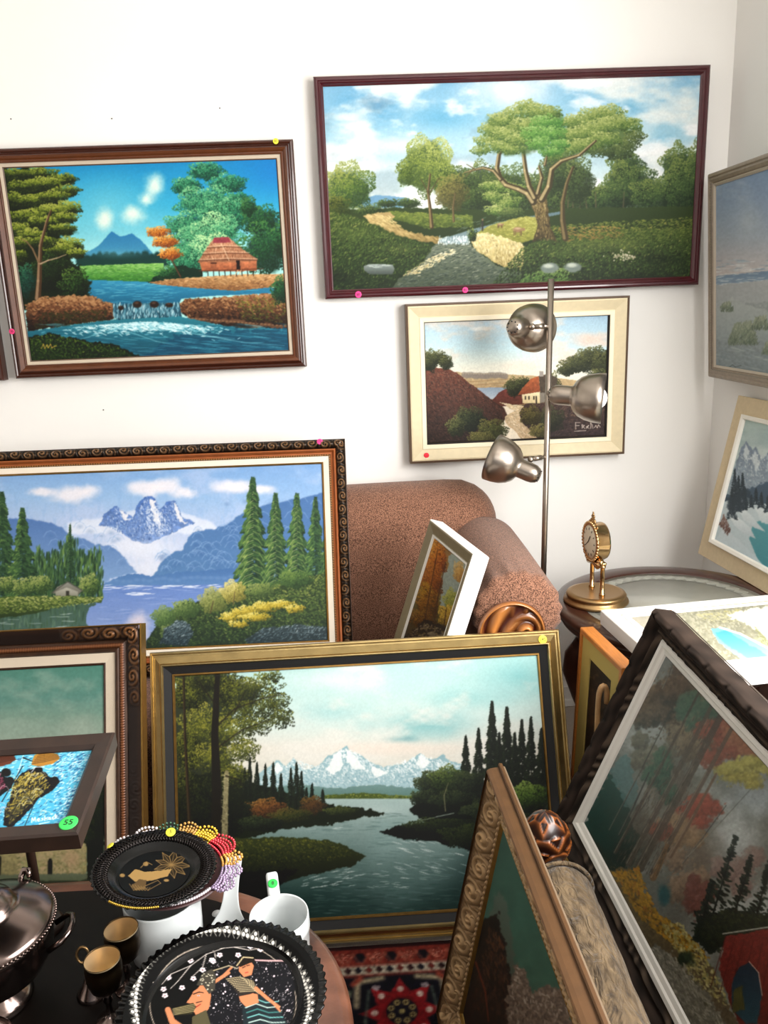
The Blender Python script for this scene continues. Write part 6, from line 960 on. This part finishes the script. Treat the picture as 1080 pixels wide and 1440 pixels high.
def art_dancers():
    s = Art(158, 1286, 466, 1560, k=2.2, seed=61, bg='060606'); sk = 'c07a54'
    O = lambda rx, ry, f=1.: [(313.5+rx*math.cos(a), 1410.5+ry*math.sin(a)*f) for a in np.linspace(0, 2*PI, 60)]
    for k in range(58):
        a = 2*PI*k/58; x, y = CB[0]+CB[2]*math.cos(a), CB[1]+CB[3]*math.sin(a)
        for q in range(3): b = a+q*2.1; s.blob(x+3.3*math.cos(b), y+2.9*math.sin(b), 2.9, 2.6, 'dcd8d0', 1, .35)
        for e in (-1, 1): s.line([(CB[0]+(CB[2]+7)*math.cos(a+e*.02), CB[1]+(CB[3]+6)*math.sin(a+e*.02)), (CB[0]+(CB[2]-8)*math.cos(a+e*.09), CB[1]+(CB[3]-7)*math.sin(a+e*.09))], 1., .9, 'a8a49c', .9)
    s.line(O(103, 86.5), 1.1, 1.1, 'b8a898', .9)
    for P in ([(215, 1378), (240, 1370), (268, 1358), (290, 1342), (315, 1333), (345, 1331)], [(290, 1342), (285, 1360), (272, 1372)], [(268, 1358), (250, 1380), (240, 1390)], [(240, 1370), (228, 1384)], [(310, 1334), (320, 1330), (330, 1325)], [(330, 1332), (350, 1336), (364, 1334)], [(300, 1336), (304, 1348)]): s.line(P, 1.1, .8, 'd8ccc4')
    for x, y in ((237, 1375), (230, 1391), (232, 1400), (256, 1389), (268, 1351), (285, 1364), (272, 1376), (298, 1350), (309, 1343), (330, 1326), (335, 1343), (352, 1331), (366, 1335), (300, 1352)):
        for q in range(5): a = q*1.2566+.3; s.blob(x+2.6*math.cos(a), y+2.3*math.sin(a), 2.1, 1.8, 'f0e4e8', 1, .5)
        s.blob(x, y, 1.1, 1., 'c05068', 1, .5)
    # starry robe field, striped skirt and two painted figures
    s.poly([(290, 1372), (330, 1352), (380, 1350), (405, 1352), (415, 1390), (412, 1430), (380, 1470), (300, 1480), (285, 1440), (292, 1400)], '101014')
    n = 620; a = s.r.rand(n, 2); q = np.stack([284+a[:, 0]*130, 1352+a[:, 1]*110], 1); s.dabs(q, ramp(pal('5a5058', 'a49ca0', 'e0d4d8'), s.r.rand(n)), .6)
    for i in range(34): x, y = 290+s.r.rand()*120, 1358+s.r.rand()*95; s.blob(x, y, 1.9, 1.7, 'f0dce4', 1, .6)
    s.line([(352, 1350), (380, 1351), (402, 1351)], 2, 2, 'c8a4a4'); 
    s.poly([(340, 1404), (352, 1398), (372, 1402), (392, 1420), (410, 1448), (400, 1475), (345, 1478), (342, 1440)], '1a2428')
    for i in range(9): s.line([(344+i*1.5, 1410+i*7), (358+i*2, 1404+i*7.4), (374+i*2, 1410+i*7), (392+i*2, 1408+i*7.4)], 1.7, 1.3, ['6aa8a4', 'a8c0b8', '3c7874'][i % 3])
    s.poly([(336, 1400), (352, 1396), (362, 1398), (364, 1410), (346, 1416), (338, 1408)], sk); s.poly([(318, 1376), (335, 1372), (355, 1378), (366, 1392), (352, 1398), (337, 1401), (330, 1392)], '2a2420')
    for i in range(9): s.line([(318+i*2.4, 1377+i*2.2), (338+i*2.6, 1374+i*2.4), (356+i, 1380+i*2.2)], .9, .7, 'd0bc90')
    s.poly([(336, 1352), (350, 1348), (357, 1358), (354, 1371), (343, 1374), (336, 1366)], sk); s.poly([(332, 1356), (340, 1346), (352, 1344), (360, 1352), (352, 1354), (338, 1360)], '18120e'); s.line([(333, 1358), (342, 1346), (356, 1347)], 1.4, 1.4, 'd0bc90'); s.line([(347, 1358), (351, 1357)], 1.2, 1, '0c0808'); s.line([(341, 1361), (345, 1359)], 1.2, 1, '0c0808'); s.line([(345, 1368), (349, 1367)], 1.2, 1, 'a02828')
    s.line([(300, 1382), (312, 1374), (322, 1368)], 5, 4, sk); s.line([(312, 1374), (326, 1360)], 3.5, 3, sk); s.line([(360, 1390), (376, 1404), (392, 1416)], 5.5, 4, sk); s.line([(386, 1412), (394, 1422)], 4, 2.5, sk); s.line([(300, 1365), (322, 1358), (334, 1362)], 1.6, 1.2, 'b0a080')
    s.poly([(278, 1390), (284, 1382), (294, 1386), (297, 1400), (294, 1418), (284, 1430), (276, 1428), (270, 1418), (272, 1412), (262, 1410), (268, 1402), (272, 1394)], sk); s.poly([(276, 1386), (284, 1370), (298, 1362), (304, 1372), (302, 1392), (294, 1398), (286, 1386)], '3c3830')
    for i in range(26): s.blob(281+s.r.rand()*20, 1368+s.r.rand()*24, 1.3, 1.1, 'c8c0a8', .9, .5)
    s.line([(272, 1398), (280, 1395), (286, 1396)], 1.4, 1, '140c0a'); s.blob(279, 1400, 2.2, 1.2, 'f0ece4', 1, .5); s.blob(279, 1400, 1., 1., '1c2860', 1, .5); s.line([(270, 1414), (276, 1416), (282, 1412)], 1.6, 1.1, '8c1c1c'); s.line([(276, 1410), (284, 1408)], 1.2, .8, '1c1010')
    s.line([(236, 1420), (242, 1436), (256, 1446), (272, 1446)], 8, 10, sk); s.poly([(242, 1418), (272, 1410), (276, 1416), (270, 1426), (248, 1428)], '2c2818'); [s.line([(243, 1419+i*2), (274, 1412+i*2.4)], .7, .6, 'c0b080') for i in range(5)]; s.poly([(270, 1430), (290, 1420), (296, 1440), (270, 1452)], '4c4630')
    return s
BPC = (-.2215, .947, .545)
bp = thing('lacquer_plate', 'large black lacquer plate painted with two figures and a silver clover border', 'plate', BPC)
V = []; n = 240; prof = [(.0001, -.012), (.06, -.012), (.10, -.009), (.113, -.004), (.130, .002), (.148, .006), (.1505, .0075), (.149, .009), (.130, .006), (.117, .0), (.112, -.006), (.06, -.0075), (.0001, -.0075)]
for r, z in prof:
    for i in range(n): a = 2*PI*i/n; q = 1+(.012*math.cos(64*a) if r > .14 else 0); V.append((r*q*math.cos(a), r*q*math.sin(a), z+(.0012*math.cos(64*a) if r > .14 else 0)))
raw('dish', V, [(j*n+i, j*n+(i+1) % n, (j+1)*n+(i+1) % n, (j+1)*n+i) for j in range(len(prof)-1) for i in range(n)], MATS['black_lacquer'], bp, None, True)
dn = art_dancers(); QB = [(183, 1293), (432, 1283.5), (466, 1541), (161, 1552)]
plate_face(bp, .1115, -.0055, dn, PQ(Vector(BPC)+Vector((0, 0, -.0053)), .1115*.9667, None), 1.)
# the raised clover border is painted on the sloping rim
R, Aa = np.meshgrid(np.linspace(.1175, .1395, 26), np.linspace(0, 2*PI, 720, endpoint=False), indexing='ij'); X, Y = R*np.cos(Aa), R*np.sin(Aa); px = PX(np.stack([X.ravel()*.9667+BPC[0], Y.ravel()*.9667+BPC[1], np.full(X.size, BPC[2]+.0055)], 1)); c = lin(np.clip(dn.sample(px[:, 0], px[:, 1]), 0, 1)); i, j = np.meshgrid(np.arange(25), np.arange(720), indexing='ij'); j2 = (j+1) % 720
Zr = np.interp(R.ravel(), [.112, .117, .130, .149], [-.006, .0, .006, .009])+.0006
raw('clover_border', np.stack([X.ravel(), Y.ravel(), Zr], 1), np.stack([i*720+j, (i+1)*720+j, (i+1)*720+j2, i*720+j2], -1).reshape(-1, 4), MATS['lacquer_paint'], bp, np.clip(c*1., .002, .9))
bp.scale = (.9667,)*3
# ribbed white bowl under it
V = []; n = 160
prof = [(.0001, 0), (.085, 0), (.092, .006), (.108, .04), (.124, .078), (.126, .082), (.122, .082), (.104, .042), (.088, .010), (.0001, .008)]
for r, z in prof:
    for i in range(n): a = 2*PI*i/n; q = 1+(.008*math.cos(40*a) if r > .09 else 0); V.append((r*q*math.cos(a), r*q*math.sin(a), z))
wb = raw('ribbed_bowl', V, [(j*n+i, j*n+(i+1) % n, (j+1)*n+(i+1) % n, (j+1)*n+i) for j in range(len(prof)-1) for i in range(n)], MATS['porcelain'], None, None, True); wb.location = (-.2215, .947, TZ); tag(wb, 'white ribbed bowl underneath the large black figure plate', 'bowl')

PM = Matrix.Translation((-.363, 1.171, .594)) @ tilt(.094, .011)
def art_lotus():
    s = Art(118, 1160, 310, 1290, k=2.6, seed=63, bg='080606'); g, h = '6e5632', '866a3e'
    for t, r in ((.1, 26), (.75, 25), (1.4, 24), (2.1, 22), (2.8, 24), (3.5, 22), (4.2, 24), (4.9, 26), (5.6, 26)):
        cx, cy = 241, 1216; tip = (cx+r*1.05*math.cos(t), cy+r*.8*math.sin(t)); l = (cx+r*.6*math.cos(t-.36), cy+r*.45*math.sin(t-.36)); q = (cx+r*.6*math.cos(t+.36), cy+r*.45*math.sin(t+.36)); s.poly([(cx, cy), l, tip, q], '1e160c', tex=.3); s.line([(cx, cy), l, tip, q, (cx, cy)], 1., .8, g); s.line([(cx, cy), tip], .7, .6, g)
    s.poly([(180, 1232), (190, 1222), (205, 1226), (225, 1224), (242, 1222), (236, 1232), (215, 1238), (190, 1240)], h, rough=.8); s.poly([(184, 1246), (196, 1236), (206, 1238), (204, 1250), (190, 1252)], '4a3820', rough=.6)
    for i in range(6): s.line([(182+i*4, 1243+i*.8), (188+i*4, 1252), (196+i*3, 1248)], .9, .7, g)
    s.line([(204, 1246), (222, 1238), (226, 1242), (208, 1252)], 1, .8, g); s.blob(205, 1215, 5, 4, h, .9, .5); s.line([(198, 1220), (206, 1212), (214, 1216)], 1.2, 1, g); s.blob(172, 1231, 5, 3.4, h, .9, .5); s.blob(234, 1238, 5, 2.6, h, .9, .5); return s
sp = thing('lacquer_plate', 'small black lacquer plate with a golden lotus, tipped on the white pot', 'plate', PM)
V = []; n = 200; prof = [(.0001, -.010), (.045, -.010), (.068, -.004), (.098, .004), (.1005, .006), (.098, .0075), (.073, .001), (.066, -.004), (.058, -.0065), (.0001, -.007)]
for r, z in prof:
    for i in range(n): a = 2*PI*i/n; q = 1+(.014*math.cos(50*a) if r > .09 else 0); V.append((r*q*math.cos(a), r*q*math.sin(a), z))
raw('dish', V, [(j*n+i, j*n+(i+1) % n, (j+1)*n+(i+1) % n, (j+1)*n+i) for j in range(len(prof)-1) for i in range(n)], MATS['black_lacquer'], sp, None, True)
br = MB()
for k in range(96):
    a = 2*PI*k/96
    for r0, r1, da in ((.074, .096, .16), (.074, .096, -.16)): br.tube([(r0*math.cos(a), r0*math.sin(a), .0035), ((r0+r1)/2*math.cos(a+da/2), (r0+r1)/2*math.sin(a+da/2), .0075), (r1*math.cos(a+da), r1*math.sin(a+da), .0085)], .0011, 5)
br.build('braided_rim', mat('bronze_black', '1c1614', .25, metal=.7), sp)
plate_face(sp, .057, -.0058, art_lotus(), PQ(PM @ Vector((0, 0, -.0058)), .057, PM), .8, 70)
gd = MB()
for k in range(26): a = -2.1+k*.032; gd.ball((.099*math.cos(a), .099*math.sin(a), .008), .0022, 6)
gd.build('gold_rim_beads', mat('gold_bead', 'b8963c', .3, metal=.8), sp)
sticker(sp, 0, 0, 0, 'ece03c', '5', .0085, M=Matrix.Translation((.008, .087, .010)) @ Matrix.Rotation(.35, 4, 'X')); sticker(sp, 0, 0, 0, 'ece03c', '', .006, M=Matrix.Translation((-.085, .047, .010)) @ Matrix.Rotation(-.5, 4, 'Y'))

DM = Matrix.Translation((-.345, 1.192, .583)) @ tilt(.094, .011)
bd = thing('beaded_dish', 'dish with a scalloped rim of coloured glass beads, underneath the small lotus plate', 'dish', DM)
MB().lathe([(.0001, -.0225), (.05, -.0225), (.085, -.012), (.097, -.007), (.098, -.005), (.085, -.009), (.05, -.0195), (.0001, -.0195)], 80).build('dish', mat('bead_backing', '3a1c1c', .5), bd)
segs = [('white_beads', 'd8d0d0', 1.95, 2.75), ('green_beads', '1f4a30', 1.62, 1.95), ('gold_fan', 'b88a40', 1.30, 1.62), ('yellow_beads', 'd8b028', .92, 1.30), ('red_beads', 'c02030', .42, .92), ('amber_beads', 'c8903c', .10, .42), ('lilac_beads', 'a08aa8', -.55, .10), ('pink_beads', 'c8a0b0', 2.75, 3.25), ('white_bead_edge', 'd0c8cc', 3.25, 5.73)]
for nm, co, a0, a1 in segs:
    m = MB(); na = int((a1-a0)/.048)
    for i in range(na):
        a = a0+(i+.5)*(a1-a0)/na; lobe = abs(math.sin((a-a0)/(a1-a0)*PI*max(1, round((a1-a0)/.36))))
        for k in range(6 if a0 < 3.2 else 2): r = (.089+k*.0042+.012*lobe*k/5) if a0 < 3.2 else .086+k*.004; m.ball((r*math.cos(a), r*math.sin(a), -.006+.0012*k+.002*math.sin(k*1.3)), .0027, 6)
    m.build(nm, mat('bead_'+nm, co, .25, spec=.6, coat=.4), bd)

def cup(name, label, loc, prof, n=64, rz=0., cat='cup'):
    t = thing(name, label, cat, Matrix.Translation(loc) @ Matrix.Rotation(rz, 4, 'Z')); MB().lathe(prof, n).build('body', MATS['porcelain'], t); return t
pot = cup('white_pot', 'wide white porcelain pot holding up the small lotus plate', (-.354, 1.160, TZ), [(.0001, 0), (.053, 0), (.058, .004), (.061, .03), (.0625, .103), (.061, .106), (.059, .103), (.0575, .03), (.054, .008), (.0001, .007)], cat='pot')
#hp = MB().tube([(.066, .0, .085), (.092, .006, .080), (.098, .008, .055), (.088, .006, .032), (.067, .0, .028)], [.006, .0065, .007, .0065, .006], 14).build('handle', MATS['porcelain'], pot)
mug = cup('white_mug', 'white porcelain mug with a green price dot on its handle, on the salmon stone rim', (-.159, 1.127, TZ), [(.0001, 0), (.040, 0), (.045, .003), (.0465, .012), (.0472, .050), (.0490, .053), (.0495, .058), (.0485, .076), (.0478, .080), (.0455, .078), (.0440, .055), (.0432, .012), (.040, .006), (.0001, .005)], cat='mug')
V, Fq = rbox((0, 0, 0), (.021, .060, .011), .005, 8); Mh = Matrix.Translation((-.016, .072, .072)) @ Matrix.Rotation(.18, 4, 'Z') @ Matrix.Rotation(.30, 4, 'X'); hd = raw('handle', [Mh @ Vector(v) for v in V], Fq, MATS['porcelain'], mug, None, True)
sticker(hd, 0, 0, 0, '28b848', '8', .0085, M=Mh @ Matrix.Translation((0, .005, .0056)))
sr = thing('spoon_rest', 'white porcelain spoon rest with a broad upright handle, between the pot and the mug', 'spoon rest', Matrix.Translation((-.253, 1.165, TZ)))
pr = [(.0, .034, .004, .042), (-.02, .036, .010, .020)]; V = []; Fq = []; rows = [(-.050, .006, .010), (-.040, .030, .006), (-.02, .038, .005), (0., .037, .008), (.018, .028, .018), (.034, .018, .030), (.050, .0135, .042), (.070, .0125, .055), (.092, .0135, .066), (.108, .0150, .0735), (.116, .0145, .0765), (.120, .010, .0775)]
for y, hw, z in rows:
    for k in range(9): u = -1+k/4; V.append((hw*u, y, z+.010*u*u*(1 if y < .03 else .15)))
for k in range(9*len(rows)): x, y, z = V[k]; V.append((x, y+.0015, z-.0065))
nR = len(rows); q = 9*nR
for r in range(nR-1):
    for k in range(8): a = r*9+k; Fq += [(a, a+1, a+10, a+9), (q+a, q+a+9, q+a+10, q+a+1)]
    Fq += [(r*9, r*9+9, q+r*9+9, q+r*9), (r*9+8, q+r*9+8, q+r*9+17, r*9+17)]
Fq += [(k+1, k, q+k, q+k+1) for k in range(8)]+[((nR-1)*9+k, (nR-1)*9+k+1, q+(nR-1)*9+k+1, q+(nR-1)*9+k) for k in range(8)]
o = raw('body', V, Fq, MATS['porcelain'], sr, None, True); md = o.modifiers.new('s', 'SUBSURF'); md.levels = md.render_levels = 2
hh = MB().lathe([(.0001, .0006), (.0032, .0006), (.0036, -.001)], 14, Matrix.Translation((0, .110, .0760)) @ Matrix.Rotation(.35, 4, 'X')).build('hanging_hole', mat('hole_grey', '8a8a8a', .6), sr)
tg = MB().lathe([(.0001, .0012), (.008, .0012), (.0085, 0)], 24).build('white_tag', mat('tag_white', 'c8c8c8', .5), None); tg.location = (-.283, 1.232, TZ+.0002); tag(tg, 'small round white tag on the dark tabletop beside the spoon rest', 'tag')

def goblet(x, y, label, rz, lean):
    t = thing('goblet', label, 'goblet', Matrix.Translation((x, y, TZ)) @ Matrix.Rotation(rz, 4, 'Z') @ Matrix.Rotation(lean, 4, 'X'), 'brass goblets on the low table')
    bw = MB().lathe([(.0255, .112), (.0272, .098), (.0265, .080), (.022, .064), (.012, .054), (.0065, .050), (.0001, .049)][::-1]+[(.0262, .1125), (.0258, .1115)], 48).build('bowl', mat('goblet_bronze', '54432f', .3, metal=1.), t)
    MB().lathe([(.0258, .1115), (.0256, .098), (.025, .082), (.020, .068), (.010, .060), (.0001, .058)], 48).build('lining', MATS['goblet_brass'], bw)
    MB().lathe([(.0001, .052), (.006, .051), (.0045, .044), (.0075, .038), (.0045, .032), (.0045, .016), (.009, .008), (.021, .003), (.022, 0), (.0001, 0)][::-1], 36).build('stem', MATS['silver'], t); return t
goblet(-.398, 1.080, 'brass goblet standing closest to the white pot', .2, 0); goblet(-.410, 1.021, 'brass goblet in front of another goblet, touching the large black plate side', 0, 0)
bl = thing('silver_bell', 'small silver table bell with a ring handle, left of the brass goblets', 'bell', (-.452, 1.075, TZ))
MB().lathe([(.0001, .040), (.006, .040), (.008, .036), (.012, .026), (.018, .014), (.023, .006), (.026, .001), (.0255, 0), (.022, .002), (.0001, .012)], 40).build('bell', MATS['silver'], bl)
MB().lathe([(.0001, .062), (.003, .060), (.005, .057), (.003, .054), (.0055, .050), (.003, .046), (.006, .042), (.006, .039)], 24).build('stem', MATS['silver'], bl); MB().tube([(-.008+.012*math.cos(a)*.8, .003*math.sin(a), .072+.012*math.sin(a)) for a in np.linspace(0, 2*PI, 28)], .0022, 10).build('ring_handle', MATS['brass_satin'], bl)

tu = thing('silver_tureen', 'brownish silver lidded tureen with a beaded rim and side handles, at the left edge', 'tureen', (-.602, 1.072, TZ))
MB().lathe([(.0001, 0), (.052, 0), (.055, .004), (.048, .012), (.036, .022), (.034, .028), (.050, .040), (.082, .062), (.096, .088), (.099, .118), (.102, .132), (.100, .136), (.094, .132), (.09, .10), (.06, .06), (.0001, .05)], 72).build('body', MATS['silver'], tu)
ld = MB().lathe([(.103, .135), (.104, .140), (.098, .146), (.080, .156), (.058, .166), (.052, .168), (.050, .174), (.046, .180), (.034, .188), (.030, .190), (.026, .197), (.014, .204), (.0001, .207)][::-1], 72).build('lid', MATS['silver'], tu)
kb = MB().lathe([(.0001, .232), (.008, .230), (.012, .222), (.008, .214), (.005, .210), (.010, .204), (.0001, .203)][::-1], 28).build('knob', MATS['silver'], ld)
bb = MB()
for k in range(110): a = 2*PI*k/110; bb.ball((.1045*math.cos(a), .1045*math.sin(a), .138), .0026, 6)
bb.build('beaded_rim', MATS['silver'], ld)
for a in (.15, PI+.15): c_, s_ = math.cos(a), math.sin(a); MB().tube([(c_*.094-s_*u, s_*.094+c_*u, z) if False else (c_*r-s_*u, s_*r+c_*u, z) for r, u, z in ((.096, -.03, .10), (.116, -.03, .112), (.126, -.018, .118), (.128, 0, .118), (.126, .018, .118), (.116, .03, .112), (.096, .03, .10))], .0045, 12).build('handle', MATS['silver'], tu)
MB().tube([(.02, .098, .135), (.018, .106, .142), (.022, .112, .150), (.03, .108, .152), (.034, .100, .144)], [.004, .005, .006, .005, .004], 10).build('lid_latch', MATS['silver'], tu)
sb = thing('silver_bowl', 'small rounded silver bowl in front of the lidded tureen, at the left edge', 'bowl', (-.560, .925, TZ))
MB().lathe([(.0001, 0), (.022, 0), (.024, .004), (.018, .010), (.032, .018), (.046, .034), (.050, .052), (.047, .066), (.043, .066), (.044, .05), (.038, .034), (.0001, .02)], 56).build('body', MATS['silver'], sb)
MB().lathe([(.049, .066), (.0505, .068), (.049, .070), (.042, .068)], 56).build('rim', MATS['silver'], sb)
dt = thing('lacquer_dish', 'shallow black dish with a thin copper ring line, in the bottom left corner', 'dish', (-.475, .895, TZ))
MB().lathe([(.0001, 0), (.05, 0), (.068, .008), (.075, .014), (.073, .016), (.064, .010), (.048, .004), (.0001, .003)], 64).build('dish', MATS['black_lacquer'], dt); MB().lathe([(.0525, .0058), (.0535, .0066), (.0545, .0070)], 64).build('copper_line', mat('copper_line', '8a3c28', .3, metal=.5), dt)

# ================================================================ light and camera
def area(name, loc, target, sx, sy, power, col=(1, 1, 1)):
    l = bpy.data.lights.new(name, 'AREA'); l.shape = 'RECTANGLE'; l.size = sx; l.size_y = sy; l.energy = power; l.color = col; o = bpy.data.objects.new(name, l); COL.objects.link(o); o.location = loc; o.rotation_euler = (Vector(target)-Vector(loc)).to_track_quat('-Z', 'Y').to_euler(); return o
area('window_daylight', (WX-.005, .78, 1.62), (-.9, 1.5, .95), 1.3, 1.2, LW, (1, .985, .96))
area('fill_light', (.1, -1.7, 2.35), (.0, 2.7, 1.3), 1.8, 1.0, LR, (1, .98, .95))  # unseen fill added behind the camera to lift the back wall
wd = bpy.data.worlds.new('world'); SC.world = wd; wd.use_nodes = True; bg = wd.node_tree.nodes['Background']; bg.inputs[0].default_value = (.93, .96, 1, 1); bg.inputs[1].default_value = WS
cam = bpy.data.cameras.new('camera'); co = bpy.data.objects.new('camera', cam); COL.objects.link(co); SC.camera = co
cam.sensor_fit = 'VERTICAL'; cam.sensor_height = 36; cam.sensor_width = 27; cam.lens = 1141.2/1440*36; cam.clip_start = .02
co.matrix_world = Matrix(((*CR[0], 0), (*CR[1], 0), (*CR[2], 1.486), (0, 0, 0, 1)))
SC.view_settings.view_transform = 'Standard'; SC.view_settings.look = 'None'; SC.view_settings.exposure = EXPO; SC.view_settings.gamma = 1.0
